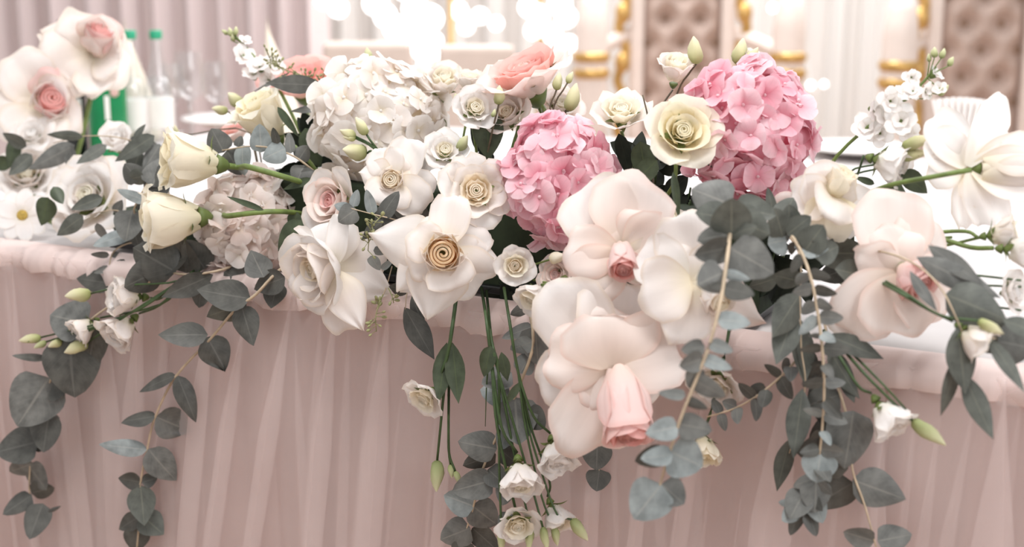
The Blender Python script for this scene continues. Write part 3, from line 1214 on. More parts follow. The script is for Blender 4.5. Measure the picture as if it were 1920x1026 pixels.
opened_rose('blush rose with a narrow pink bud between broad folded petals beside the pink hydrangea', 1165, 468, 0.12,
            (0, 6, (0.0, -0.62, 0.78), 30, 82, [PINKDEEP, PINKBUD, PINKPALE], 3),
            [(118, 136, 150, dict(tilt=-8, bend=10, cup=0.35, b=(-6, 8, -14), mat=IVORY)),
             (78, 130, 158, dict(tilt=0, bend=12, cup=0.45, b=(4, 6, -6))),
             (28, 92, 96, dict(tilt=10, bend=-10, cup=0.4, b=(6, 4, -2))),
             (183, 104, 100, dict(tilt=22, bend=-30, cup=0.3, b=(-6, -2, 0))),
             (222, 102, 112, dict(tilt=16, bend=-34, cup=0.2, b=(-4, -6, 4))),
             (338, 78, 90, dict(tilt=8, bend=-25, cup=0.2, b=(6, -4, 0), mat=IVORY))], BLUSH, stem=[(1168, 455, 0.09), (1190, 420, 0.0), (1200, 500, -0.08)])

opened_rose('ivory rose with wide smooth petals half hidden by the nearest eucalyptus', 1298, 528, 0.13,
            (30, -14, (0.35, -0.45, 0.8), 34, 60, [APRI2, IVORY, IVORY], 3),
            [(95, 120, 112, dict(tilt=-2, bend=6, cup=0.35, b=(-10, 6, -10))),
             (150, 110, 104, dict(tilt=6, bend=-25, cup=0.25, b=(-8, 4, -6), mat=WHITE)),
             (195, 98, 122, dict(tilt=24, bend=-34, cup=0.3, b=(-4, 0, 2))),
             (263, 116, 96, dict(tilt=8, bend=-10, cup=0.35, b=(-4, -6, -2), mat=IVORY)),
             (330, 152, 112, dict(kind='point', tilt=2, bend=-18, cup=-0.2, b=(8, -4, -6), mat=BLUSH)),
             (30, 96, 96, dict(tilt=6, bend=-20, cup=0.2, b=(6, 4, -8)))], IVORY, stem=[(1300, 520, 0.10), (1320, 480, -0.02), (1320, 560, -0.08)])

opened_rose('largest blush rose hanging over the table edge with a long pink bud', 1142, 672, 0.17,
            (18, -22, (0.10, -0.86, 0.50), 50, 150, [PINKDEEP, PINKBUD, PINKPALE, PINKPALE], 4),
            [(128, 168, 150, dict(tilt=-4, bend=14, cup=0.6, b=(-6, 4, -18), mat=IVORY)),
             (82, 146, 170, dict(tilt=-4, bend=10, cup=0.4, b=(10, 2, -22), mat=IVORY)),
             (96, 112, 190, dict(tilt=24, bend=-30, cup=0.3, b=(4, -18, 10))),
             (20, 142, 150, dict(tilt=22, bend=-36, cup=0.2, b=(2, -14, 6))),
             (165, 128, 130, dict(tilt=16, bend=-36, cup=-0.2, b=(-2, -16, 4))),
             (200, 140, 120, dict(tilt=-2, bend=-8, cup=0.3, b=(-4, -8, -10), mat=IVORY)),
             (238, 178, 118, dict(tilt=8, bend=-16, cup=0.3, b=(6, -18, 0))),
             (268, 168, 120, dict(tilt=-8, bend=2, cup=0.4, b=(10, -10, -4))),
             (310, 104, 120, dict(tilt=0, bend=-20, cup=0.3, b=(10, -12, -6), mat=IVORY))], BLUSH,
            stem=[(1150, 660, 0.12), (1160, 610, 0.05), (1150, 560, -0.06)])

opened_rose('ivory rose with smooth overlapping petals beside the large pink hydrangea', 1548, 372, 0.0,
            (10, 8, (0.35, 0.75, 0.45), 34, 56, [APRI2, APRI2, CREAM], 3),
            [(120, 92, 100, dict(tilt=30, bend=10, cup=0.7, b=(0, -10, -6))),
             (178, 84, 90, dict(tilt=34, bend=-24, cup=0.5, b=(6, 0, 6))),
             (235, 84, 110, dict(tilt=60, bend=-10, cup=0.9, b=(14, 6, 6))),
             (262, 76, 112, dict(tilt=28, bend=-20, cup=0.9, b=(8, 2, 4), mat=CREAM)),
             (335, 84, 112, dict(tilt=12, bend=-36, cup=0.1, b=(2, -8, -4), mat=WHITE)),
             (300, 80, 100, dict(tilt=20, bend=-30, cup=0.3, b=(4, -4, 0), mat=WHITE)),
             (55, 74, 90, dict(tilt=36, bend=6, cup=0.7, b=(-4, -6, -10)))], IVORY, stem=[(1548, 385, -0.04), (1520, 440, -0.08), (1480, 520, -0.10)])

opened_rose('pale blush rose with a pink heart under the broad oval eucalyptus leaf', 1690, 510, 0.06,
            (6, 4, (0.45, -0.55, 0.7), 46, 60, [PINKDEEP, PINKBUD, PINKBUD], 3),
            [(95, 152, 146, dict(tilt=-6, bend=10, cup=0.5, b=(-4, 2, -14))),
             (60, 120, 110, dict(tilt=-10, bend=10, cup=0.4, b=(6, 2, -18))),
             (225, 146, 130, dict(tilt=14, bend=-30, cup=0.15, b=(-6, -6, 0))),
             (262, 118, 150, dict(tilt=22, bend=-34, cup=0.2, b=(-2, -6, 6))),
             (305, 108, 116, dict(tilt=8, bend=-20, cup=0.2, b=(4, -4, 0))),
             (165, 84, 100, dict(tilt=10, bend=-10, cup=0.3, b=(-4, 0, -8)))], BLUSH, stem=[(1690, 500, 0.03), (1640, 480, -0.04), (1560, 500, -0.09)])

opened_rose('white rose seen from behind on a thick stem beside the folded white napkin', 1812, 318, -0.05,
            (26, 2, (0.98, -0.04, 0.12), 46, 124, [IVORY, IVORY, IVORY], 3),
            [(118, 118, 84, dict(tilt=0, bend=-10, cup=0.5, b=(-2, 4, 2), mat=WHITE)),
             (140, 92, 86, dict(tilt=6, bend=-8, cup=0.3, b=(0, 4, -4), mat=WHITE)),
             (62, 146, 66, dict(tilt=8, bend=-16, cup=0.7, b=(0, 6, 6), mat=WHITE)),
             (30, 116, 70, dict(tilt=-10, bend=10, cup=0.4, b=(0, 6, -6), mat=WHITE)),
             (300, 122, 84, dict(tilt=10, bend=-24, cup=-0.3, b=(4, -4, 4), mat=WHITE, ruffle=0.05, waves=2.5)),
             (275, 108, 60, dict(tilt=-6, bend=-6, cup=-0.3, b=(2, -4, -4), ruffle=0.08, waves=3)),
             (350, 130, 110, dict(tilt=14, bend=4, cup=0.8, b=(10, 2, 4))),
             (12, 130, 100, dict(tilt=8, bend=6, cup=0.7, b=(10, 4, 0)))], IVORY,
            stem=[(1822, 318, -0.005), (1740, 333, 0.0), (1660, 350, -0.02), (1560, 390, -0.08)], sep=False,
            leaves=[(1690, 322, -38, 66, 40, -0.06), (1690, 345, 235, 68, 46, -0.05), (1640, 372, 245, 66, 34, -0.045), (1640, 345, 160, 40, 14, -0.06)])

# ================================================================== other roses
rose('peach pink rose in side view standing tallest on its own green stem', 985, 136, (-0.38, 0.85, 0.42), 102, 'open', [PEACH, PEACH, PEACH, PEACH, BLUSH], o=-0.12,
     stem=[(1018, 200, -0.10), (1035, 260, -0.10), (1045, 420, -0.10)], ruffle=0.03, core=PEACH)
rose('open yellow cream rose in front of the large pink hydrangea', 1280, 247, (0.05, 0.25, 0.9), 74, 'open', [YELLOW, YELLOW, CREAM], o=0.0,
     stem=[(1265, 340, -0.03), (1240, 390, -0.06), (1220, 500, -0.09)], leaves=[(1318, 272, -24, 80, 66, -0.035), (1262, 322, -82, 92, 16, 0.02), (1232, 300, 225, 70, 40, -0.02)], core=YELLOW)
rose('upper yellow cream rose lying on its side with its green stem across the hydrangea', 356, 302, (-0.93, 0.10, 0.34), 78, 'cup', [YELLOW, YELLOW, CREAM], o=0.07,
     stem=[(470, 314, 0.08), (560, 340, 0.03), (620, 360, -0.06)], core=YELLOW, leaves=[(585, 335, 200, 60, 16, 0.02)], srad=6.0, smat=STEMG)
rose('lower yellow cream rose lying on its side with its green stem across the hydrangea', 322, 412, (-0.93, -0.10, 0.36), 80, 'cup', [YELLOW, CREAM, CREAM], o=0.10,
     stem=[(430, 405, 0.11), (500, 397, 0.10), (560, 400, 0.04), (620, 420, -0.06)], core=CREAM,
     leaves=[(566, 412, 232, 76, 40, 0.08), (495, 394, 160, 78, 12, 0.105), (558, 398, 250, 36, 30, 0.05)], srad=5.5)
rose('yellow cream rose bud standing over the round grey eucalyptus leaves', 495, 222, (-0.45, 0.75, 0.45), 66, 'cup', [YELLOW, YELLOW, CREAM], o=-0.06,
     stem=[(545, 270, -0.06), (585, 310, -0.06), (640, 400, -0.10)], core=YELLOW, leaves=[(572, 240, -70, 80, 44, -0.08), (520, 200, -55, 70, 16, -0.05)])
rose('peach pink rose behind the long grey leaf beside the white hydrangea', 563, 146, (-0.1, 0.75, 0.5), 78, 'open', [PEACH, PINKDEEP, PEACH, PEACH], o=-0.26,
     stem=[(580, 230, -0.22), (620, 330, -0.15), (650, 440, -0.10)], core=PINKDEEP, sep=False)
opened_rose('pale blush rose with a pink heart nearest the dark bottle', 82, 196, -0.22,
            (12, -6, (0.35, 0.25, 0.8), 42, 56, [PINKDEEP, PINKBUD, IVORY], 3),
            [(112, 104, 110, dict(tilt=20, bend=10, cup=0.6)), (165, 92, 120, dict(tilt=22, bend=-20, cup=0.4)), (205, 96, 110, dict(tilt=18, bend=-26, cup=0.3)), (255, 82, 130, dict(tilt=40, bend=-30, cup=0.5, b=(6, -6, 8))),
             (310, 84, 110, dict(tilt=20, bend=-30, cup=0.3)), (20, 72, 90, dict(tilt=40, bend=-10, cup=0.6)), (60, 70, 90, dict(tilt=30, bend=0, cup=0.5, mat=PINKBUD))], IVORY, stem=[(85, 210, -0.24), (90, 300, -0.24), (95, 430, -0.22)])
opened_rose('tallest blush rose in front of the bottle necks', 178, 100, -0.30,
            (8, 4, (0.3, 0.55, 0.6), 42, 66, [PINKDEEP, PINKBUD, BLUSH], 3),
            [(160, 106, 110, dict(kind='point', tilt=16, bend=-14, cup=0.2, mat=IVORY)), (112, 82, 110, dict(tilt=34, bend=4, cup=0.6, mat=IVORY)), (205, 92, 130, dict(tilt=34, bend=-30, cup=0.3, mat=IVORY)), (250, 84, 130, dict(tilt=30, bend=-36, cup=0.4)),
             (305, 84, 120, dict(tilt=30, bend=-20, cup=0.5)), (350, 76, 100, dict(tilt=44, bend=-10, cup=0.6)), (55, 88, 90, dict(tilt=36, bend=6, cup=0.6, mat=BLUSH))], IVORY, stem=[(180, 120, -0.31), (160, 230, -0.28), (120, 420, -0.22)])
rose('white rose with loose petals above the edge beside the grey oval leaves', 165, 368, (-0.2, 0.35, 0.85), 88, 'open', [CREAM, IVORY, WHITE, WHITE, IVORY], o=-0.04, stem=[(200, 420, -0.08), (260, 460, -0.10)], ruffle=0.03)
rose('loose ivory rose under the blush roses beside the flat white flower', 50, 325, (0.1, 0.4, 0.85), 60, 'globe', [CREAM, IVORY, WHITE], o=-0.12, stem=[(70, 400, -0.12), (110, 440, -0.10)], ruffle=0.03)
rose('small peach rose peeping over the round leaves beside the yellow bud', 440, 246, (-0.2, 0.8, 0.3), 40, 'open', [PEACH, PEACH, BLUSH], o=-0.16, stem=[(460, 320, -0.14), (500, 420, -0.10)])
rose('pale cream rose under the tall peach pink rose', 952, 212, (-0.35, 0.35, 0.7), 52, 'globe', [APRI2, IVORY, BLUSH], o=-0.10, stem=[(960, 300, -0.10), (980, 420, -0.10)])
rose('cream rose low behind the upright lisianthus buds', 1052, 196, (0.2, 0.5, 0.7), 48, 'open', [CREAM, IVORY, BLUSH], o=-0.20, stem=[(1060, 300, -0.14), (1060, 420, -0.10)])
rose('small blush rose wedged beside the cream spray rose', 1043, 516, (-0.5, 0.15, 0.75), 40, 'globe', [PINKBUD, BLUSH, BLUSH], o=0.05, stem=[(1060, 530, 0.0), (1080, 540, -0.07)])
rose('greenish ivory rose peeping behind the broad-petalled blush rose', 1252, 420, (0.3, 0.5, 0.6), 40, 'cup', [CREAM, CREAM, IVORY], o=0.02, stem=[(1250, 470, -0.04), (1250, 540, -0.09)])
rose('ivory rose under the large pink hydrangea behind the dark round leaves', 1475, 405, (-0.2, 0.3, 0.8), 44, 'globe', [IVORY, IVORY, BLUSH], o=-0.05, stem=[(1470, 460, -0.08), (1460, 540, -0.10)])
rose('pale rose below the long grey leaves beside the ruched table edge', 1600, 580, (-0.2, -0.2, 0.9), 52, 'globe', [BLUSH, BLUSH, IVORY], o=0.06, stem=[(1590, 540, 0.0), (1560, 520, -0.08)])

# ================================================================== lisianthus
t = spray('cream lisianthus bloom with one bud beside the dark green leaf', at=(900, 420, -0.09))
e = bloom(t, 890, 203, -0.06, (0.25, 0.2, 0.9), 46, 'lisi', (CREAM, WHITE))
stalk(t, [(900, 420, -0.09), (895, 300, -0.08), e], 3)
e = pbud(t, 936, 178, -0.06, (0.05, 1, 0.1), 36, 21)
stalk(t, [(905, 330, -0.08), (922, 250, -0.07), e], 2, STEMB)
e = pbud(t, 926, 212, -0.05, (0.3, 0.9, 0.1), 16, 9, BUDG)
rleaf(t, 915, 208, -90, 92, 60, -0.08)

t = spray('cream lisianthus bloom tucked under the white hydrangea', at=(850, 420, -0.08))
e = bloom(t, 834, 283, -0.03, (0.1, 0.35, 0.9), 42, 'lisi', (CREAM, WHITE))
stalk(t, [(850, 420, -0.08), (845, 350, -0.06), e], 3)
e = pbud(t, 868, 268, -0.04, (0.4, 0.6, 0.3), 34, 20, BUDG)

t = spray('cream ruffled lisianthus standing between the two pink hydrangeas', at=(1200, 480, -0.09))
e = bloom(t, 1165, 212, -0.06, (-0.05, 0.62, 0.6), 60, 'lisi', (CREAM, CREAM, IVORY))
stalk(t, [(1200, 480, -0.09), (1190, 350, -0.08), e], 4)
stalk(t, [(1225, 280, -0.05), (1215, 220, -0.05), (1205, 178, -0.05)], 1.8, STEMB)
rleaf(t, 1160, 250, -75, 90, 30, -0.05, mat=DARKLEAF)
rleaf(t, 1200, 265, -80, 84, 46, -0.06)

t = spray('half-open cream lisianthus with a pointed bud above the yellow rose', at=(1240, 420, -0.09))
e = bloom(t, 1266, 134, -0.12, (0.05, 0.75, 0.55), 38, 'bell', (CREAM, IVORY), ruffle=0.03, sep=False)
stalk(t, [(1225, 400, -0.09), (1225, 235, -0.10), (1240, 200, -0.11), e], 2.2, STEMB)
e = pbud(t, 1303, 94, -0.13, (-0.12, 1, 0.1), 52, 28)
stalk(t, [(1232, 300, -0.09), (1270, 175, -0.12), (1292, 138, -0.13), e], 2, STEMB)

t = spray('two pointed lisianthus buds rising behind the large pink hydrangea', at=(1370, 420, -0.2))
e = bloom(t, 1406, 122, -0.22, (0.3, 0.7, 0.4), 32, 'bell', (CREAM, IVORY), sep=False)
e2 = pbud(t, 1388, 96, -0.2, (0.25, 1, 0), 50, 27)
e3 = pbud(t, 1409, 106, -0.19, (0.65, 0.9, 0.1), 42, 20)
stalk(t, [(1370, 420, -0.2), (1370, 200, -0.2), e2], 2.2, STEMB)
stalk(t, [(1372, 180, -0.2), e3], 2, STEMB)

t = spray('three slim lisianthus buds in front of the peach pink rose', at=(1040, 420, -0.08))
for (x, y, d, L, W, xb) in [(1046, 152, (0.15, 1, 0.1), 34, 18, 1030), (1069, 145, (0.45, 0.9, 0.1), 24, 13, 1034), (1074, 182, (0.25, 0.9, 0.2), 54, 27, 1058)]:
    e = pbud(t, x, y, -0.08, d, L, W)
    stalk(t, [(1045, 420, -0.08), (xb, 225, -0.08), e], 2, STEMB)

t = spray('cluster of three green cream buds lying across the white hydrangea', at=(760, 400, -0.05))
for (x, y, d, L, W) in [(652, 250, (-0.9, 0.35, 0.2), 32, 17), (677, 236, (-0.5, 0.8, 0.2), 38, 20), (665, 284, (-1, 0.15, 0.3), 46, 32), (655, 258, (-1, 0.1, 0.2), 24, 13)]:
    e = pbud(t, x, y, 0.02, d, L, W)
    stalk(t, [(740, 320, -0.02), (700, 275 + (y - 250) * 0.3, 0.015), e], 2.4, STEMD)

t = spray('cream lisianthus peeping from behind the white hydrangea with a green bud', at=(820, 420, -0.12))
e = bloom(t, 832, 160, -0.16, (0.1, 0.6, 0.6), 40, 'bell', (CREAM, IVORY))
stalk(t, [(820, 420, -0.12), (835, 250, -0.14), e], 2.5)
e = bloom(t, 880, 158, -0.14, (0.0, 0.9, 0.4), 30, 'bell', (CREAM, IVORY))
stalk(t, [(850, 350, -0.12), (872, 240, -0.13), e], 2.5)
e = pbud(t, 858, 188, -0.1, (-0.3, 0.9, 0.2), 26, 20, BUDG)

t = spray('single small green bud rising over the top of the white hydrangea', at=(700, 400, -0.2))
e = pbud(t, 690, 104, -0.2, (-0.15, 1, 0), 30, 17, BUDG)
stalk(t, [(700, 400, -0.2), (694, 200, -0.2), e], 2)

t = spray('pure white lisianthus hanging on thin stems beside the ivory rose', at=(1560, 400, -0.09))
e = bloom(t, 1664, 306, -0.05, (0.75, -0.3, 0.45), 46, 'bell', (WHITE, WHITE), ruffle=0.05)
stalk(t, [(1560, 400, -0.09), (1600, 345, -0.07), e], 2.4, STEMD)
for (x, y, d, L, W, y0) in [(1722, 266, (1, 0.25, 0.1), 60, 24, 305), (1716, 290, (1, 0.25, 0.1), 54, 20, 315)]:
    e = pbud(t, x, y, -0.06, d, L, W)
    stalk(t, [(1560, 400, -0.09), (1590, y0 + 20, -0.07), (1650, y0, -0.065), e], 2, STEMD)

t = spray('cream spray rose with a half-open bloom below the small pink hydrangea', name='spray_rose', cat='spray rose', at=(960, 520, -0.07))
e = bloom(t, 966, 498, 0.10, (0.0, -0.1, 1), 38, 'lisi', (APRI2, CREAM, WHITE), ruffle=0.05)
stalk(t, [(960, 520, -0.07), e], 3)
e = bloom(t, 1005, 552, 0.11, (-0.55, -0.5, 0.5), 36, 'bell', (CREAM, WHITE), ruffle=0.03)
stalk(t, [(1000, 525, 0.0), e], 2.6)
e = pbud(t, 1045, 483, 0.06, (0.7, 0.2, 0.4), 32, 22, CREAM)
stalk(t, [(990, 500, 0.03), e], 2)
rleaf(t, 1060, 515, 260, 40, 22, 0.11, mat=GREENC)

t = spray('single cream lisianthus hanging upside down with one half-open bud', at=(860, 525, 0.02))
e = bloom(t, 797, 745, 0.14, (-0.55, -0.55, 0.55), 44, 'lisi', (CREAM, CREAM, WHITE))
stalk(t, [(858, 535, 0.05), (850, 600, 0.12), (838, 670, 0.13), (822, 712, 0.13), e], 4, STEMD, 2.6)
e = pbud(t, 819, 893, 0.12, (-0.02, -1, 0.1), 58, 26, BUDG)
stalk(t, [(848, 620, 0.12), (836, 700, 0.125), (826, 800, 0.125), e], 3, STEMD)
for x, y, d in ((846, 884, (0.1, -1, 0)), (858, 896, (0.35, -1, 0))):
    e = pbud(t, x, y, 0.12, d, 26, 12, BUDG, sep=False)
    stalk(t, [(842, 690, 0.125), (841, 800, 0.125), (842, 850, 0.12), e], 2.6, STEMD)
for a, dx in ((262, -4), (276, 6)):
    rleaf(t, 842 + dx, 642, a, 116, 40, 0.12, mat=ROSELEAF, kind='lance', cup=0.5, bend=5)

t = spray('long bunch of lisianthus stems with two cream blooms hanging side by side', at=(905, 525, 0.0))
for (x, y, S, d, m1, xs) in [(975, 892, 46, (0.1, -0.75, 0.5), WHITE, 940), (971, 982, 46, (0.1, -0.55, 0.8), CREAM, 932)]:
    e = bloom(t, x, y, 0.15, d, S, 'bell' if y < 900 else 'lisi', (CREAM, m1, WHITE))
    stalk(t, [(903, 540, 0.04), (912, 600, 0.12), (922, 680, 0.13), (xs, 800, 0.145), e], 3.4, STEMD, 2.6)
for (x, y, d) in [(993, 1012, (-0.1, -1, 0)), (1022, 1010, (0.2, -1, 0)), (940, 1015, (0, -1, 0))]:
    e = pbud(t, x, y, 0.14, d, 44, 16, BUDG)
    stalk(t, [(912, 545, 0.04), (922, 640, 0.12), (935, 700, 0.13), (x * 0.6 + 930 * 0.4, 870, 0.13), e], 3, STEMD, 2.2)
stalk(t, [(915, 690, 0.13), (912, 730, 0.13), (910, 800, 0.125)], 2, STEMD, 0.7)
rleaf(t, 920, 648, 258, 62, 34, 0.13, kind='ovate', cup=0.6)
rleaf(t, 940, 660, 282, 58, 24, 0.125, kind='lance', cup=0.4)

t = spray('hanging lisianthus stem with two white blooms and a yellow-green pointed bud', at=(945, 535, 0.0))
e = bloom(t, 1042, 850, 0.12, (0.2, -0.7, 0.5), 42, 'bell', (WHITE, WHITE), ruffle=0.08)
stalk(t, [(945, 540, 0.05), (955, 600, 0.11), (972, 700, 0.12), (1000, 780, 0.12), e], 3.2, STEMD, 2.4)
e = bloom(t, 1042, 966, 0.11, (0.35, -0.75, 0.4), 38, 'bell', (CREAM, WHITE))
stalk(t, [(972, 700, 0.12), (995, 800, 0.115), (1030, 900, 0.11), e], 2.6, STEMD)
e = pbud(t, 1087, 994, 0.12, (0.65, -0.85, 0), 50, 22, BUDG)
stalk(t, [(972, 700, 0.12), (990, 800, 0.12), (1020, 900, 0.125), (1045, 965, 0.125), e], 2.4, STEMD)
e = pbud(t, 1042, 1006, 0.125, (0.2, -1, 0), 36, 16, BUDG)
stalk(t, [(972, 700, 0.12), (985, 800, 0.125), (1015, 930, 0.125), e], 2.4, STEMD)
rleaf(t, 978, 715, 235, 56, 16, 0.12, kind='lance')

t = spray('fan of thin lisianthus stems with two white blooms and many green buds over the skirt', at=(410, 500, -0.05))
for (x, y, S, d) in [(240, 556, 42, (-0.75, 0.05, 0.45)), (230, 616, 42, (-0.55, -0.6, 0.5)), (160, 614, 32, (-0.7, -0.5, 0.4))]:
    e = bloom(t, x, y, 0.11, d, S, 'bell', (WHITE, WHITE, IVORY), ruffle=0.05)
    stalk(t, [(415, 478, -0.02), (350, 525, 0.092), (300, 560 + (y - 556) * 0.2, 0.108), e], 2.4, STEMD)
for (x, y, L, W, d, m) in [(146, 553, 48, 26, (-1, -0.1, 0.1), None), (56, 636, 42, 18, (-1, -0.15, 0), None), (75, 647, 26, 13, (-1, -0.5, 0), BUDG), (103, 645, 28, 16, (-0.9, -0.4, 0), None), (142, 652, 46, 24, (-0.9, -0.4, 0.1), None)]:
    e = pbud(t, x, y, 0.12, d, L, W, m)
    stalk(t, [(410, 472, -0.02), (340, 525, 0.095), (240, 590 if y > 600 else 535, 0.12), e], 2.1, STEMD)

t = spray('white lisianthus pointing down with a slender green bud over the skirt', at=(1545, 610, 0.04))
e = bloom(t, 1662, 778, 0.13, (0.45, -0.75, 0.4), 48, 'bell', (WHITE, WHITE), ruffle=0.06)
stalk(t, [(1545, 620, 0.06), (1575, 670, 0.12), (1610, 725, 0.13), e], 3.4, STEMD, 2.8)
e = pbud(t, 1742, 812, 0.13, (0.8, -0.6, 0.1), 76, 28, BUDG)
stalk(t, [(1560, 630, 0.06), (1620, 700, 0.125), (1680, 760, 0.13), e], 3, STEMD)
stalk(t, [(1575, 640, 0.06), (1650, 715, 0.125), (1705, 775, 0.13)], 2.4, STEMD)

t = spray('cream half-wilted lisianthus with a green bud resting on the broad dark leaves', at=(1600, 500, -0.04))
e = bloom(t, 1822, 632, 0.14, (0.7, -0.65, 0.3), 42, 'bell', (CREAM, CREAM, IVORY), ruffle=0.08)
stalk(t, [(1600, 500, -0.04), (1680, 545, 0.12), (1740, 580, 0.14), e], 3.2, STEMD)
e = pbud(t, 1858, 614, 0.145, (0.85, -0.45, 0.1), 52, 22, BUDM)
stalk(t, [(1610, 500, -0.03), (1690, 545, 0.125), (1760, 590, 0.145), e], 2.8, STEMD)

t = spray('two pale cream spray roses on bare green stems over the white cloth', name='spray_rose', cat='spray rose', at=(1640, 460, -0.08))
e = bloom(t, 1876, 440, -0.02, (0.9, 0.1, 0.3), 40, 'bell', (APRI2, CREAM, IVORY), ruffle=0.03)
stalk(t, [(1640, 460, -0.08), (1745, 438, -0.03), (1810, 434, -0.02), e], 4)
e = bloom(t, 1912, 470, 0.0, (0.9, -0.1, 0.3), 46, 'bell', (CREAM, WHITE, WHITE), ruffle=0.03)
stalk(t, [(1640, 455, -0.08), (1745, 446, -0.02), (1820, 464, -0.01), e], 5)
stalk(t, [(1690, 460, -0.05), (1760, 462, -0.03), (1840, 445, -0.02)], 3.2)
stalk(t, [(1690, 450, -0.05), (1785, 445, -0.03)], 3)

t = spray('white lisianthus with ragged stems lying beyond the long grey leaf', at=(1700, 540, -0.06))
e = bloom(t, 1900, 548, 0.02, (0.6, 0.1, 0.7), 44, 'lisi', (WHITE, WHITE))
for y0, y1 in ((515, 526), (534, 538), (570, 582)):
    stalk(t, [(1700, y0 - 2, -0.02), (1810, y0, 0.02), (1915, y1, 0.02)], 2.6, STEMD)

t = spray('ruffled cream lisianthus hanging behind the blurred nearest eucalyptus leaves', at=(1370, 600, 0.02))
e = bloom(t, 1342, 722, 0.10, (-0.3, -0.55, 0.6), 56, 'lisi', (CREAM, IVORY), ruffle=0.08)
stalk(t, [(1370, 600, 0.02), (1360, 660, 0.09), e], 3, STEMD)
e = bloom(t, 1320, 838, 0.11, (-0.1, -0.85, 0.4), 38, 'bell', (YELLOW, CREAM), ruffle=0.05)
stalk(t, [(1372, 600, 0.02), (1350, 700, 0.08), (1332, 775, 0.105), e], 3, STEMD)

t = spray('small white blooms strung along the far edge of the arrangement by the bottles', at=(200, 420, -0.1))
for (x, y, S, d, st) in [(222, 268, 34, (0, 0.5, 0.7), 'bell'), (60, 255, 44, (0, 0.5, 0.7), 'lisi'), (100, 330, 40, (0.1, 0.4, 0.8), 'lisi'), (25, 330, 36, (-0.2, 0.4, 0.8), 'lisi')]:
    e = bloom(t, x, y, -0.16, d, S, st, (WHITE, WHITE), ruffle=0.06)
    stalk(t, [(200, 420, -0.1), (x * 0.6 + 80, 400, -0.13), e], 2.4, STEMD)

t = spray('small cream lisianthus bud pair beside the tall white stock spike', at=(500, 400, -0.12))
for (x, y, d, L, W) in [(440, 186, (-0.6, 0.6, 0.2), 34, 24), (412, 206, (-1, 0.2, 0.2), 30, 18), (330, 245, (-0.2, 1, 0.2), 22, 10)]:
    e = pbud(t, x, y, -0.14, d, L, W)
    stalk(t, [(500, 400, -0.12), (470, 250, -0.13), e], 1.8, STEMB)


def anemone(label, x, y, o, S):
    c = P(x, y, o)
    s = px(c) * S
    ax = imgdir(0.2, 0.1, 0.9)
    fr = perp_frame(ax)
    t = thing('daisy', label, 'flower', c)
    mesh('flower_centre', *sphere_geo(c, s * 0.24, 12, 8, (1, 1, 0.5), fr), plain_mat('pollen_yellow', 'b89a4c', 0.8, noise=0.3, scale=200), t)
    for i in range(9):
        add_blade('petal', t, WHITE, c, fr, 40 * i, s, s * 0.62, tilt=14 + random.uniform(-8, 8), bend=-20, cup=0.2, kind='petal', nu=6, nv=6)
    stalk(t, [(x + 120, y + 30, -0.1), (x + 60, y + 10, o - 0.04), c - ax * 0.01], 2.5)


anemone('flat white flower with a mustard yellow centre at the table edge', 42, 404, -0.03, 52)


# ================================================================== white stock spikes
def stock(label, pts, blooms, buds, seed):
    rs = random.Random(seed)
    Q = [P(*p) for p in pts]
    t = thing('stock_spike', label, 'stock flower', Q[0])
    k = px(Q[0])
    add_tube('stem', t, STEMG, Q, 4 * k, 2 * k)
    for (x, y, S) in blooms:
        o = pts[len(pts) // 2][2] + rs.uniform(-0.01, 0.02)
        c = P(x, y, o)
        s = px(c) * S
        fr = perp_frame(imgdir(rs.uniform(-0.5, 0.7), rs.uniform(-0.2, 0.8), 0.7), rs.uniform(0, 6))
        b = mesh('bloom', *calyx_geo(c, fr, 0.22 * s, 0.35 * s), GREENC, t)
        for q in range(5):
            add_blade('petal', b, WHITE, c, fr, 72 * q, s * 0.6, s * 0.5, tilt=25 + rs.uniform(-10, 20), bend=-20, kind='petal', nu=6, nv=5, ruffle=0.08)
        for q in range(4):
            add_blade('petal', b, WHITE, c, fr, 90 * q + 30, s * 0.4, s * 0.36, tilt=60, bend=-20, kind='petal', nu=5, nv=4, ruffle=0.08)
        path = smooth_path(Q, 30)
        j = np.argmin(np.linalg.norm(path - c, axis=1))
        add_tube('stalk', t, STEMG, [path[j], c - fr[2] * 0.3 * s], 1.3 * k, 1.1 * k, 5)
    for (x, y, L, W, d) in buds:
        o = pts[-1][2]
        e = pbud(t, x, y, o, d, L, W, BUDG)
        path = smooth_path(Q, 30)
        c = P(x, y + 14, o)
        j = max(0, np.argmin(np.linalg.norm(path - c, axis=1)) - 3)
        add_tube('stalk', t, STEMG, [path[j], e], 1.2 * k, 1.0 * k, 5)
    return t


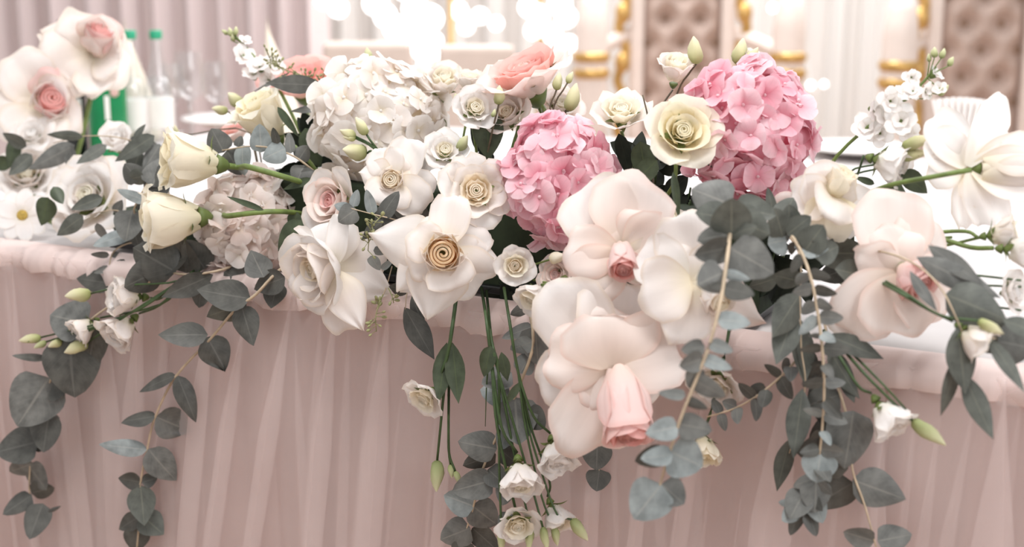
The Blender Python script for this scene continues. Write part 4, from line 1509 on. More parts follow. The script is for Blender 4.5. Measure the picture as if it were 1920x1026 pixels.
stock('white stock spike with small green buds at its tip leaning over the cloth', [(1500, 400, -0.10), (1570, 292, -0.10), (1650, 220, -0.10), (1720, 165, -0.10), (1755, 125, -0.10)],
      [(1628, 240, 58), (1660, 215, 64), (1690, 228, 62), (1668, 190, 50), (1700, 178, 46), (1640, 205, 46), (1712, 172, 34), (1735, 170, 34), (1708, 145, 34), (1752, 140, 34), (1762, 166, 26), (1650, 250, 48), (1704, 246, 44)],
      [(1752, 98, 20, 14, (0, 1, 0)), (1768, 100, 20, 12, (0.3, 1, 0)), (1783, 115, 20, 12, (0.5, 0.9, 0)), (1742, 108, 16, 9, (-0.1, 1, 0)), (1768, 168, 26, 18, (0.6, 0.5, 0.2)), (1740, 175, 22, 14, (0, 0.8, 0.3))], 4)
stock('white stock spike tilted over the wine glasses behind the yellow rose bud', [(600, 330, -0.2), (530, 180, -0.2), (480, 110, -0.2), (436, 62, -0.2)],
      [(455, 105, 44), (488, 125, 46), (475, 140, 40), (505, 150, 40), (458, 78, 26), (515, 125, 38)],
      [(432, 60, 18, 11, (-0.3, 1, 0)), (442, 58, 18, 10, (0.1, 1, 0)), (421, 60, 14, 8, (-0.8, 0.6, 0)), (437, 70, 16, 10, (0, 0.7, 0.4))], 6)

# ================================================================== eucalyptus
euc('eucalyptus branch with the biggest dark round leaves hanging down the skirt', [(340, 490, 0.02), (300, 515, 0.09), (250, 548, 0.10), (180, 592, 0.10), (120, 650, 0.11), (88, 735, 0.11), (62, 830, 0.11), (55, 920, 0.11), (68, 985, 0.11)],
    [(165, 608, 168, 92, 86, dict(roll=20)), (180, 600, 255, 110, 66, dict(mat=EUCD, tilt=-20)), (132, 636, 272, 112, 116, dict(tilt=5, roll=5)), (92, 708, 238, 108, 104, dict(tilt=5, roll=-10)), (85, 672, 178, 60, 22, dict(roll=50)),
     (100, 720, 335, 34, 60, dict(mat=EUCD)), (92, 775, 262, 74, 78, dict(mat=EUCD)), (82, 790, 10, 30, 30), (72, 828, 195, 82, 76), (62, 835, 20, 40, 36, dict(mat=EUCD)), (62, 868, 205, 66, 40), (52, 872, 310, 60, 58), (58, 925, 15, 48, 42, dict(mat=EUCD)),
     (60, 928, 215, 62, 38), (80, 944, 255, 70, 50), (90, 960, 20, 26, 8)], mats=[EUC, EUCD, EUC], seed=2)
euc('eucalyptus branch with wavy pointed leaves in pairs down a bare tan stem', [(575, 470, -0.05), (520, 510, 0.07), (480, 552, 0.10), (440, 582, 0.102), (395, 635, 0.10), (328, 708, 0.10), (290, 785, 0.10), (276, 842, 0.10), (263, 908, 0.10), (262, 965, 0.10), (256, 1035, 0.10)],
    [(470, 560, 172, 104, 62, dict(mat=EUCD, kind='ovate', bend=10)), (462, 570, 195, 84, 62, dict(mat=EUCG, kind='ovate', do=-0.01)), (452, 572, 288, 82, 52, dict(kind='ovate', twist=40, tip=30, mat=EUCD)),
     (535, 520, 200, 70, 50, dict(mat=EUCD)), (520, 530, 260, 52, 50, dict(mat=EUCD, do=-0.02)), (495, 520, 120, 58, 56, dict(mat=EUC, do=0.01)),
     (390, 628, 178, 92, 50, dict(kind='ovate', tip=40, roll=20, mat=EUCD)), (388, 632, 298, 74, 62, dict(kind='ovate', roll=-25, twist=30, ruffle=0.08)),
     (330, 704, 200, 96, 30, dict(kind='ovate', roll=35, mat=EUCD)), (332, 704, 294, 98, 40, dict(kind='ovate', roll=-20, mat=EUCD)),
     (292, 780, 192, 72, 36, dict(kind='ovate', roll=40, tip=-40, mat=EUCD)), (292, 782, 332, 76, 66, dict(mat=EUC, roll=0, ruffle=0.06)),
     (277, 843, 172, 92, 34, dict(kind='ovate', roll=20, mat=EUCL)), (278, 842, 308, 82, 60, dict(kind='ovate', roll=0, mat=EUC)),
     (266, 905, 172, 50, 36, dict(kind='ovate', mat=EUCD)), (266, 905, 15, 30, 28, dict(mat=EUCD)), (263, 910, 278, 76, 56, dict(mat=EUCG, roll=0, tilt=5)),
     (262, 968, 212, 58, 36, dict(mat=EUCD)), (264, 965, 318, 58, 52, dict(mat=EUCG)), (258, 985, 262, 60, 50, dict(mat=EUCD))], seed=4, sr=3.0, kind='ovate')
euc('eucalyptus sprig of folded silvery discs around the lower yellow rose', [(350, 470, -0.05), (285, 430, 0.02), (252, 400, 0.04), (262, 370, 0.04), (278, 340, 0.03)],
    [(248, 394, 262, 62, 60, dict(mat=EUC, tilt=20, roll=0)), (285, 350, 70, 62, 58, dict(mat=EUC)), (270, 362, 20, 50, 60, dict(mat=EUCD)), (275, 376, 163, 58, 26, dict(mat=EUCL, roll=35)), (240, 438, 200, 68, 40, dict(mat=EUCL, roll=40)),
     (250, 430, 285, 34, 40, dict(mat=EUCD)), (262, 340, 130, 44, 42), (290, 330, 0, 40, 44, dict(mat=EUCD)), (260, 400, 45, 36, 32, dict(mat=EUCD)), (270, 330, 195, 36, 34, dict(mat=EUCG))], seed=6)
euc('eucalyptus sprig with tiny discs dangling below the lower yellow rose', [(300, 470, -0.03), (250, 455, 0.03), (215, 470, 0.05), (205, 500, 0.06), (208, 535, 0.06)],
    [(208, 478, 0, 26, 12), (205, 478, 180, 34, 14), (205, 502, 200, 30, 14), (207, 502, -20, 34, 12), (212, 532, 172, 74, 44, dict(kind='ovate', mat=EUCD)), (206, 535, 10, 40, 40, dict(mat=EUC)), (215, 520, 60, 40, 34, dict(mat=EUCD))], seed=8, sr=1.8)
euc('dark eucalyptus leaves spread over the table edge under the lower yellow rose', [(470, 480, -0.04), (420, 505, 0.06), (350, 515, 0.085), (300, 505, 0.085), (255, 500, 0.085)],
    [(330, 510, 150, 92, 84, dict(mat=EUCD, tilt=10, roll=0)), (300, 508, 205, 74, 70, dict(mat=EUCD)), (350, 512, 95, 74, 78, dict(mat=EUCD, do=-0.02)), (400, 515, 205, 104, 46, dict(mat=EUCD, kind='lance')), (385, 505, 120, 70, 60, dict(mat=EUCD, do=-0.02)),
     (420, 530, 195, 96, 44, dict(mat=EUCG, kind='lance')), (440, 520, 215, 64, 50, dict(mat=EUCD)), (275, 505, 80, 62, 66, dict(mat=EUCD, do=-0.02)), (420, 510, 330, 84, 56, dict(mat=EUCD)), (450, 500, 340, 80, 60, dict(mat=EUCD)), (380, 520, 260, 60, 50, dict(mat=EUCD)), (300, 500, 20, 60, 56, dict(mat=EUCD))], seed=9)
euc('eucalyptus twig of round grey discs between the yellow rose bud and the upper yellow rose', [(640, 370, -0.09), (585, 318, -0.02), (540, 288, 0.0), (480, 274, 0.01), (405, 284, 0.01)],
    [(420, 286, 118, 52, 48, dict(mat=EUCD, roll=10)), (425, 282, 300, 54, 44, dict(mat=EUCD)), (455, 272, 268, 58, 42, dict(mat=EUCL, roll=30)), (446, 276, 80, 24, 20, dict(mat=EUCD)), (490, 286, 92, 54, 42, dict(mat=EUCL, tilt=10, roll=0)), (535, 278, 205, 48, 46, dict(mat=EUCL, roll=10)),
     (545, 288, 95, 42, 20, dict(mat=EUC)), (560, 300, 60, 36, 34, dict(mat=EUCD)), (570, 310, 250, 40, 44, dict(mat=EUCD)), (590, 320, 230, 42, 36, dict(mat=EUC)), (520, 270, 100, 34, 18, dict(mat=EUCD))], seed=10, sr=2.2)
t = euc('tiny grey eucalyptus sprig with seed capsules between the ivory roses', [(790, 430, -0.02), (740, 412, 0.09), (700, 402, 0.12), (655, 390, 0.13)],
        [(655, 392, 165, 32, 22, dict(mat=EUCL)), (668, 392, 215, 44, 42, dict(mat=EUC, tilt=0, roll=0)), (662, 388, 75, 34, 20, dict(mat=EUCL)), (700, 402, 105, 50, 22, dict(mat=EUCL)), (715, 408, 60, 60, 36, dict(mat=EUCD)), (728, 440, 110, 56, 40, dict(mat=EUCD)),
         (760, 410, 120, 56, 28, dict(mat=EUC)), (770, 425, 150, 44, 24, dict(mat=EUCD)), (718, 412, 225, 58, 26, dict(mat=EUCD, kind='lance')), (780, 430, 70, 50, 44, dict(mat=EUCD)), (695, 480, 300, 34, 26, dict(mat=EUCL)), (700, 470, 0, 34, 18, dict(mat=EUC)), (715, 505, 40, 30, 14, dict(mat=EUCL))], seed=12, sr=1.5)
seeds(t, [(720, 400, 0.12), (695, 430, 0.13), (690, 470, 0.13)], 22, 22, 3)
t = euc('seeded eucalyptus twig dangling under the ivory rose turned away', [(735, 500, 0.0), (722, 545, 0.09), (705, 580, 0.11)],
        [(745, 545, 45, 44, 26, dict(mat=EUCD, kind='lance'))], seed=14, sr=1.3)
seeds(t, [(718, 552, 0.105), (705, 590, 0.12), (706, 622, 0.12)], 14, 22, 5, 4)
seeds(t, [(728, 540, 0.10), (735, 555, 0.12), (738, 568, 0.12)], 5, 16, 6, 4)
euc('three long narrow eucalyptus leaves hanging below the star-shaped rose', [(790, 520, -0.02), (765, 545, 0.08), (760, 580, 0.10)],
    [(758, 576, 300, 114, 46, dict(mat=EUCD, kind='lance', tilt=5, roll=5)), (770, 545, 170, 44, 30, dict(mat=EUCD, kind='lance')), (772, 555, 292, 66, 26, dict(mat=EUCD, kind='lance', do=-0.01)), (815, 558, 282, 92, 30, dict(mat=EUCD, kind='lance', do=-0.01, roll=10))], seed=15, sr=1.4)
euc('eucalyptus branch of overlapping grey discs behind the bunch of lisianthus stems', [(985, 545, 0.02), (1000, 640, 0.10), (975, 720, 0.105), (940, 800, 0.108), (905, 880, 0.11), (885, 960, 0.11), (860, 1035, 0.11)],
    [(1000, 572, 205, 48, 28), (1000, 612, 200, 64, 28, dict(roll=25)), (1003, 612, 275, 74, 66, dict(mat=EUC, tilt=10)), (1000, 640, 205, 58, 36, dict(mat=EUCL)), (960, 700, 200, 62, 52), (975, 700, 60, 46, 44, dict(mat=EUCL)), (955, 740, 170, 58, 56), (965, 745, 275, 90, 84, dict(mat=EUC, roll=0)),
     (985, 770, 320, 50, 50, dict(mat=EUCD)), (950, 805, 255, 40, 36, dict(mat=EUCL)), (932, 842, 170, 76, 60, dict(roll=0, tilt=5)), (930, 852, 200, 66, 46, dict(mat=EUCD, do=-0.01)), (940, 845, 320, 44, 40, dict(mat=EUCD)), (925, 900, 195, 80, 60, dict(tilt=5, roll=0)),
     (890, 950, 160, 62, 56), (885, 948, 320, 66, 62, dict(mat=EUC)), (882, 990, 205, 68, 60, dict(roll=0)), (885, 990, 320, 70, 50, dict(mat=EUCD, do=-0.01)), (915, 880, 320, 50, 46, dict(mat=EUCD)), (950, 905, 260, 44, 38, dict(mat=EUC)), (955, 960, 250, 44, 34, dict(mat=EUCD)), (870, 1015, 260, 40, 44, dict(mat=EUCD))],
    mats=[EUC, EUC, EUCL], seed=16, sr=3.2)
euc('short eucalyptus tip with two dark round leaves under the hanging blush rose', [(1120, 700, 0.05), (1085, 760, 0.075), (1115, 820, 0.075), (1125, 900, 0.075)],
    [(1080, 765, 200, 26, 26, dict(mat=EUCD)), (1120, 832, 268, 50, 58, dict(mat=EUCD, tilt=0, roll=0)), (1124, 880, 262, 42, 48, dict(mat=EUCD, tilt=0, roll=0)), (1075, 765, 330, 30, 28, dict(mat=EUCD))], seed=17, sr=2)
euc('nearest eucalyptus branch with large paired discs arching out over the ivory rose', [(1440, 400, -0.02), (1395, 395, 0.12), (1372, 425, 0.20), (1364, 480, 0.24), (1352, 560, 0.27), (1332, 640, 0.29), (1308, 705, 0.30), (1278, 780, 0.31), (1255, 850, 0.31), (1230, 935, 0.31)],
    [(1372, 440, 96, 78, 80, dict(mat=EUCG, tilt=30, roll=0, o=0.215)), (1372, 385, 155, 84, 86, dict(mat=EUC, tilt=-10, roll=10)), (1375, 385, -18, 86, 60, dict(mat=EUCG, tilt=20)), (1368, 408, 175, 74, 62, dict(mat=EUCG, tilt=20)), (1368, 408, -25, 84, 74, dict(mat=EUCG, tilt=25)), (1370, 440, 188, 72, 52, dict(mat=EUCD, tilt=25)), (1370, 440, 20, 58, 34, dict(mat=EUCG, tilt=45)),
     (1368, 465, 190, 72, 54, dict(mat=EUCD, tilt=10)), (1368, 465, -30, 96, 84, dict(mat=EUC, tilt=10, roll=0)), (1358, 510, 205, 60, 66, dict(mat=EUC, tilt=10, roll=0)), (1358, 512, -15, 50, 22, dict(mat=EUCL)), (1356, 535, 185, 40, 18, dict(mat=EUCD, tilt=40)), (1356, 540, -12, 60, 40, dict(mat=EUCD)),
     (1345, 600, -2, 66, 38, dict(mat=EUCL, roll=-20)), (1330, 642, -22, 54, 28, dict(mat=EUCL)), (1322, 650, 190, 46, 34, dict(mat=EUC)), (1318, 672, 200, 50, 44, dict(mat=EUC)), (1316, 672, -20, 60, 28, dict(mat=EUCL)), (1310, 690, 250, 46, 40, dict(mat=EUC)), (1300, 712, -30, 70, 40, dict(mat=EUC, roll=20)),
     (1286, 742, 172, 54, 24, dict(mat=EUCL)), (1285, 750, -20, 46, 22, dict(mat=EUCD)), (1272, 800, 188, 76, 46, dict(mat=EUCL, roll=10)), (1270, 795, -10, 66, 52, dict(mat=EUC, roll=0)), (1250, 850, 195, 62, 50, dict(mat=EUCD)), (1255, 846, -25, 70, 84, dict(mat=EUCL, tilt=5, roll=0)), (1262, 852, 190, 62, 40, dict(mat=EUCL, do=0.01)),
     (1240, 908, 232, 84, 88, dict(mat=EUCL, tilt=5, roll=0)), (1240, 908, -40, 60, 60, dict(mat=EUC, do=-0.01)), (1205, 940, 260, 30, 20, dict(mat=EUCD, do=-0.01))], seed=18, sr=4.0)
euc('eucalyptus branch with small paired leaves down a long tan stem over the dark foliage', [(1400, 385, -0.04), (1450, 410, 0.06), (1490, 450, 0.12), (1520, 520, 0.15), (1538, 620, 0.16), (1545, 710, 0.16), (1542, 800, 0.155), (1528, 900, 0.15), (1500, 960, 0.15)],
    [(1468, 445, 110, 62, 50, dict(mat=EUCG, tilt=25, roll=0, o=0.115)), (1476, 440, 40, 56, 44, dict(mat=EUCG, tilt=20, o=0.115)), (1450, 400, 100, 50, 20, dict(mat=EUCG)), (1465, 415, 60, 56, 50, dict(mat=EUCG)), (1480, 440, 95, 60, 56, dict(mat=EUCG)), (1530, 480, 20, 60, 50, dict(mat=EUCG)), (1510, 470, 60, 60, 60, dict(mat=EUCG)), (1475, 450, 190, 36, 60, dict(mat=EUCL)), (1490, 465, 20, 60, 28, dict(mat=EUCL)),
     (1538, 850, 262, 56, 70, dict(mat=EUCL, tilt=10, roll=0)), (1530, 900, 268, 62, 60, dict(mat=EUC, roll=0)), (1510, 920, 235, 62, 56, dict(mat=EUC)), (1520, 925, 290, 60, 44, dict(mat=EUCL)), (1500, 950, 210, 50, 40, dict(mat=EUCL)), (1500, 960, 250, 50, 28, dict(mat=EUCD)), (1515, 960, 290, 48, 36, dict(mat=EUCD))],
    auto=(30, 48, 46, 0.6, 90), mats=[EUC, EUCL, EUCD, EUCD, EUC], seed=19, sr=3.4)
euc('eucalyptus branch with broad grey leaves at the lowest end of the dark cluster', [(1545, 600, 0.05), (1565, 700, 0.10), (1592, 800, 0.115), (1598, 880, 0.12), (1622, 950, 0.12), (1645, 1035, 0.12)],
    [(1600, 770, 262, 112, 92, dict(mat=EUC, roll=0, tilt=5)), (1590, 800, 215, 70, 64, dict(mat=EUCD, do=-0.015)), (1598, 900, -20, 108, 76, dict(mat=EUC, roll=0, tilt=5, kind='ovate')), (1600, 905, 215, 90, 70, dict(mat=EUCD, do=-0.01)), (1590, 880, 160, 60, 60, dict(mat=EUCD)), (1640, 1015, 165, 60, 50, dict(mat=EUC)), (1645, 1015, 10, 66, 56, dict(mat=EUC)),
     (1560, 690, 215, 66, 60, dict(mat=EUCD)), (1575, 740, 200, 70, 64, dict(mat=EUCD)), (1555, 830, 200, 66, 60, dict(mat=EUCD))], seed=20, sr=3)
euc('eucalyptus side twig with small grey leaves reaching towards the ruffled cream lisianthus', [(1520, 640, 0.06), (1480, 690, 0.11), (1430, 735, 0.12), (1380, 765, 0.12), (1325, 782, 0.12)], [], auto=(34, 50, 36, 0.66, 20), mats=[EUC, EUCD, EUCD], seed=21, sr=2.6)
euc('branch of long green eucalyptus leaves falling from under the ivory roses', [(1470, 430, -0.05), (1500, 480, 0.07), (1500, 560, 0.10), (1502, 650, 0.115), (1510, 720, 0.12), (1495, 800, 0.11), (1480, 850, 0.11)],
    [(1520, 475, 0, 130, 62, dict(mat=EUCG)), (1565, 505, -10, 82, 54, dict(mat=EUCG)), (1505, 530, 165, 70, 46, dict(mat=EUCG, do=-0.01)), (1502, 548, 232, 120, 60, dict(mat=EUCG)), (1490, 585, 245, 120, 52, dict(mat=EUCG)), (1502, 600, 268, 124, 56, dict(mat=EUCG, do=-0.02)), (1550, 628, -22, 116, 40, dict(mat=EUCG)),
     (1552, 650, -58, 124, 48, dict(mat=EUCG)), (1505, 728, 260, 134, 48, dict(mat=EUCG)), (1482, 822, 258, 108, 38, dict(mat=EUCG)), (1530, 700, 280, 110, 50, dict(mat=EUCD, do=-0.02)), (1540, 780, 275, 100, 60, dict(mat=EUCD, do=-0.03)), (1460, 520, 200, 60, 40, dict(mat=EUCG, do=-0.03)), (1580, 700, 290, 60, 26, dict(mat=EUCG, do=-0.02))],
    mats=[EUCG, EUCD], seed=22, sr=2, kind='lance')
euc('branch of long blurred grey leaves spreading over the ruched edge of the cloth', [(1560, 470, -0.06), (1640, 470, 0.06), (1710, 492, 0.12), (1760, 535, 0.14), (1790, 590, 0.15), (1815, 650, 0.14)],
    [(1622, 462, 9, 112, 66, dict(mat=EUCG, kind='ovate', tilt=5, roll=0, do=0.02)), (1718, 482, -27, 172, 50, dict(mat=EUC, roll=0, tilt=8)), (1706, 508, -62, 92, 26, dict(mat=EUC)), (1772, 552, -22, 132, 84, dict(mat=EUCG, kind='ovate', roll=0, tilt=5)), (1800, 585, -32, 160, 90, dict(mat=EUCG, kind='ovate', roll=10, do=-0.02)),
     (1795, 612, 278, 130, 58, dict(mat=EUCG, roll=0)), (1790, 668, 266, 122, 40, dict(mat=EUCG)), (1806, 700, 292, 134, 44, dict(mat=EUCG)), (1850, 630, -60, 126, 32, dict(mat=EUCG)), (1740, 460, -42, 130, 40, dict(mat=EUCD, do=-0.03)), (1600, 500, 200, 80, 44, dict(mat=EUCD, do=-0.02)),
     (1620, 520, -20, 110, 56, dict(mat=EUCD, do=-0.02)), (1600, 520, 250, 60, 40, dict(mat=EUC, do=-0.01)), (1660, 560, -60, 60, 30, dict(mat=EUCD, do=-0.03)), (1880, 600, -20, 80, 40, dict(mat=EUCG)), (1870, 640, -10, 100, 80, dict(mat=EUCD, kind='ovate', do=-0.02))], mats=[EUCG], seed=23, sr=2.2, kind='lance')
euc('blurred branch of slim grey leaves in front of the green-labelled bottle', [(330, 440, -0.10), (300, 300, -0.08), (240, 262, -0.08), (160, 255, -0.08), (100, 268, -0.08)],
    [(156, 257, 176, 66, 20), (140, 272, 205, 108, 40, dict(roll=0)), (128, 270, 285, 72, 34), (200, 272, 215, 66, 28, dict(mat=EUCG)), (290, 254, 213, 90, 34, dict(roll=0)), (240, 264, -10, 60, 30, dict(mat=EUCD)), (262, 285, 255, 50, 40, dict(mat=EUCG)), (300, 270, 240, 60, 50, dict(mat=EUC)), (250, 262, 50, 40, 16), (60, 290, 230, 60, 30, dict(mat=EUCG)), (50, 275, 150, 50, 30, dict(mat=EUCG)), (30, 260, 250, 60, 40, dict(mat=ROSELEAF)), (20, 300, 200, 44, 30, dict(mat=ROSELEAF))],
    mats=[EUC, EUCG], seed=24, sr=1.6, kind='ovate')
euc('twig with four oval grey leaves laid over the white rose at the table edge', [(270, 420, -0.02), (220, 395, 0.02), (180, 400, 0.03), (160, 408, 0.03)],
    [(192, 370, 203, 62, 28, dict(mat=EUCG, roll=0)), (156, 405, 213, 70, 34, dict(mat=EUCG, roll=0)), (182, 418, 288, 46, 24, dict(mat=EUC)), (90, 370, 250, 60, 44, dict(mat=ROSELEAF)), (100, 350, 300, 40, 26, dict(mat=ROSELEAF)), (215, 400, 60, 30, 20)], seed=25, sr=1.3, kind='ovate')
t = euc('seeded eucalyptus twig with one long dark leaf crossing the peach rose', [(640, 220, -0.16), (615, 175, -0.14), (560, 140, -0.15), (510, 155, -0.16), (465, 178, -0.16)],
        [(606, 160, 178, 108, 36, dict(mat=EUCD, kind='lance', tilt=0, roll=0, o=-0.10)), (608, 200, 186, 72, 18, dict(mat=EUC, kind='lance', o=-0.10)), (545, 135, 205, 90, 8, dict(mat=EUC, kind='lance'))], seed=26, sr=1.3)
seeds(t, [(600, 165, -0.15), (565, 142, -0.15), (520, 125, -0.15), (505, 108, -0.15)], 46, 26, 8, 3.0)
seeds(t, [(600, 165, -0.15), (608, 140, -0.15), (622, 128, -0.15)], 10, 16, 9, 3.0)

# ------------------------------------------------------------------ dark greenery that fills the gaps
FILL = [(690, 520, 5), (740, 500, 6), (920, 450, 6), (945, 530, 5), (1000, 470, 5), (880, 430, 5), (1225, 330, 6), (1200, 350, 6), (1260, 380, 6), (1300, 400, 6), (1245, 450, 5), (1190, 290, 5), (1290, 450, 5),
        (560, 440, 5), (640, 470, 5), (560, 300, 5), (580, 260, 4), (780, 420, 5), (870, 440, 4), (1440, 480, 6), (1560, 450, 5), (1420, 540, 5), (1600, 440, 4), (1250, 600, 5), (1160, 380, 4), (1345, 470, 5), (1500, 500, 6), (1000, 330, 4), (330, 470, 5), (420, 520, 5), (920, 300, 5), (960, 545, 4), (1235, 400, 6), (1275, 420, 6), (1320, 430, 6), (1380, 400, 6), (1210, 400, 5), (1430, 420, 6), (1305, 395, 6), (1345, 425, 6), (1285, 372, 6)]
NEAR = ['the ivory rose turned away',
        'the star-shaped rose and the berry sprig',
        'the cream garden rose',
        'the cream spray rose',
        'the tip of the small pink hydrangea',
        'the star-shaped rose and the garden rose',
        'the yellow rose stem',
        'the blush rose and the cream lisianthus',
        'the yellow rose leaf and the ivory rose',
        'the large pink hydrangea and the ivory rose',
        'the blush rose petals',
        'the cream ruffled lisianthus',
        'the greenish ivory rose',
        'the blush hydrangea and the globe rose',
        'the globe rose and the ivory rose',
        'the yellow rose bud stem',
        'the peach rose and the white hydrangea',
        'the cone-petalled ivory rose',
        'the garden rose and its neighbour',
        'the nearest eucalyptus branch',
        'the smooth ivory rose',
        'the ivory rose and the tan eucalyptus stem',
        'the broad oval eucalyptus leaf',
        'the largest blush rose',
        'the small pink hydrangea and the blush rose',
        'the nearest eucalyptus discs',
        'the long green eucalyptus leaves',
        'the white lisianthus bloom and the pink hydrangea',
        'the lower yellow rose',
        'the blush hydrangea and the table edge',
        'the cream lisianthus and its bud',
        'the bunch of lisianthus stems', 'the thick stem of the yellow rose', 'the slim hanging rose leaf', 'the topmost eucalyptus disc', 'the underside of the large pink hydrangea', 'the rim of the broad blush petals', 'the small ivory rose under the pink hydrangea', 'the pink florets behind the yellow rose leaf', 'the ivory petals under the topmost eucalyptus disc', 'the slim rose leaf and the pink florets']
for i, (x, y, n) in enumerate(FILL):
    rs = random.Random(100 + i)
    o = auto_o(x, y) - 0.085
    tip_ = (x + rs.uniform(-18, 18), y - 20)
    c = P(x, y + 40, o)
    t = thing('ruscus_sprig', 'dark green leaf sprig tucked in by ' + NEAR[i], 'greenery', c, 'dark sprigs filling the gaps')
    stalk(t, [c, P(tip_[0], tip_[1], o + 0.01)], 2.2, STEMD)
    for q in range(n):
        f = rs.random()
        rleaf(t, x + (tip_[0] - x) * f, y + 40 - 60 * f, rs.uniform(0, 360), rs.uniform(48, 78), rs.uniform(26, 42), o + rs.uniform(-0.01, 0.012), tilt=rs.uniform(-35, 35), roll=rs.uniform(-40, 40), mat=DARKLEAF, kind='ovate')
# ================================================================== things standing on the table behind the flowers
def stand(x, y):
    """a place on the table top"""
    return on_height(x, y, TABLE_Z + 0.003)


GLASS = glass_mat('clear_glass', 'fcfdfd')
GGLASS = glass_mat('green_glass', '5f9c78')
CAPG = plain_mat('green_cap', '2fa078', 0.4, noise=0.05)
WINE = plain_mat('dark_bottle_glass', '10120f', 0.15, noise=0.1)
FOIL = plain_mat('black_foil', '121012', 0.4, noise=0.1)
GREENB = plain_mat('green_bottle', '0c7a46', 0.2, noise=0.12, scale=12)
LABELW = plain_mat('white_paper_label', 'e8e2dc', 0.7, noise=0.05)
LABELP = plain_mat('pink_paper_seal', 'c9a79c', 0.7, noise=0.05)
WATER = glass_mat('water', 'fdfefe')


def bottle(label, p, H, r, body, capm, kind, parts=()):
    t = thing('bottle', label, 'bottle', p, 'bottles on the table')
    if kind == 'water':
        prof = [(0.0005, 0), (r * 0.95, 0), (r, 0.01), (r, H * 0.52), (r * 0.85, H * 0.62), (r * 0.48, H * 0.78), (r * 0.38, H * 0.88), (r * 0.36, H * 0.94)]
        add_lathe('glass_body', t, body, prof, p, WORLD, 24)
        add_lathe('water', t, WATER, [(r * 0.9, 0.006), (r * 0.93, H * 0.5), (r * 0.75, H * 0.62)], p, WORLD, 20)
        add_lathe('cap', t, capm, [(r * 0.42, H * 0.93), (r * 0.45, H * 0.94), (r * 0.45, H * 0.995), (r * 0.4, H)], p, WORLD, 18)
        add_lathe('label', t, LABELW, [(r * 1.004, H * 0.2), (r * 1.008, H * 0.21), (r * 1.008, H * 0.44), (r * 1.004, H * 0.45)], p, WORLD, 24)
    else:
        prof = [(0.0005, 0), (r * 0.96, 0), (r, 0.01), (r, H * 0.50), (r * 0.9, H * 0.58), (r * 0.5, H * 0.70), (r * 0.36, H * 0.80), (r * 0.34, H * 0.95)]
        add_lathe('glass_body', t, body, prof, p, WORLD, 24)
        add_lathe('foil', t, capm, [(r * 0.38, H * 0.76), (r * 0.36, H * 0.82), (r * 0.37, H * 0.9), (r * 0.42, H * 0.95), (r * 0.42, H * 0.99), (r * 0.3, H)], p, WORLD, 18)
    for nm, m, a0, a1, z0, z1 in parts:
        V, Fc = [], []
        for j in range(4):
            for i in range(9):
                a = rad(a0 + (a1 - a0) * i / 8)
                V.append(p + np.array([r * 1.012 * sin(a), -r * 1.012 * cos(a), H * (z0 + (z1 - z0) * j / 3)]))
        mesh(nm, V, grid_faces(9, 4), m, t)
    return t


def seal(t, p, r, a, z, s, m):
    X = np.array([cos(rad(a)), sin(rad(a)), 0])
    nrm = np.array([sin(rad(a)), -cos(rad(a)), 0])
    c = p + nrm * r * 1.01 + np.array([0, 0, z])
    add_lathe('seal', t, m, [(s, 0), (s, 0.002), (s * 0.9, 0.003)], c, perp_frame(nrm), 14)


p = stand(208, 300)
t = bottle('green sparkling wine bottle with black foil and pale print beside the water bottles', p, 0.335, 0.045, GREENB, FOIL, 'wine', [('neck_label', LABELW, 2, 34, 0.52, 0.58), ('label', LABELW, 8, 22, 0.30, 0.47)])
seal(t, p, 0.045, -30, 0.16, 0.011, LABELP)
seal(t, p, 0.045, 38, 0.165, 0.011, LABELP)
p = stand(138, 296)
bottle('dark bottle with black foil and silver label behind the tallest blush rose', p, 0.33, 0.038, WINE, FOIL, 'wine', [('label', LABELW, -10, 60, 0.16, 0.44), ('neck_label', LABELW, 5, 80, 0.84, 0.93)])
bottle('clear water bottle with green cap touching the green bottle', stand(256, 288), 0.300, 0.034, GLASS, CAPG, 'water')
bottle('clear water bottle with green cap nearest the wine glasses', stand(304, 284), 0.298, 0.034, GLASS, CAPG, 'water')


def wine_glass(label, p, H, r):
    t = thing('wine_glass', label, 'wine glass', p, 'wine glasses on the table')
    add_lathe('foot', t, GLASS, [(0.001, 0.003), (r * 0.9, 0.0), (r * 0.9, 0.003), (0.006, 0.010)], p, WORLD, 24)
    add_lathe('glass_stem', t, GLASS, [(0.005, 0.009), (0.0035, H * 0.25), (0.0045, H * 0.46)], p, WORLD, 12)
    V, Fc = lathe_geo([(0.005, H * 0.46), (r * 0.5, H * 0.5), (r * 0.9, H * 0.58), (r, H * 0.68), (r * 0.92, H * 0.85), (r * 0.8, H)], p, WORLD, 28)
    mesh('bowl', V, Fc[:-1], GLASS, t)


wine_glass('tall wine glass beside the clear water bottles', stand(360, 268), 0.235, 0.040)
wine_glass('smaller wine glass between the tall glass and the stock spike', stand(408, 262), 0.205, 0.036)
wine_glass('low wine glass behind the green bottle and clear bottles', stand(330, 250), 0.19, 0.034)

NAPC = plain_mat('cream_napkin', 'efe2cf', 0.8, noise=0.03, bump=0.1)
NAPW = plain_mat('white_napkin', 'f6f0ec', 0.8, noise=0.02, bump=0.1)


def cone_napkin(label, p, H, r, m, lean=0.1):
    n, rows = 40, 10
    V = []
    for j in range(rows):
        f = j / (rows - 1)
        for i in range(n):
            a = 2 * pi * 1.25 * i / (n - 1)
            rr = r * (1 - f) ** 0.9 * (1 + 0.08 * a / 6)
            V.append(p + np.array([rr * cos(a) + lean * H * f * f * 0.4, rr * sin(a), H * f * (1 - 0.06 * cos(a))]))
    o = mesh('napkin', V, grid_faces(n, rows), m)
    b = o.modifiers.new('cloth', 'SOLIDIFY')
    b.thickness = 0.002
    tag(o, label, 'napkin', 'folded napkins on the table')


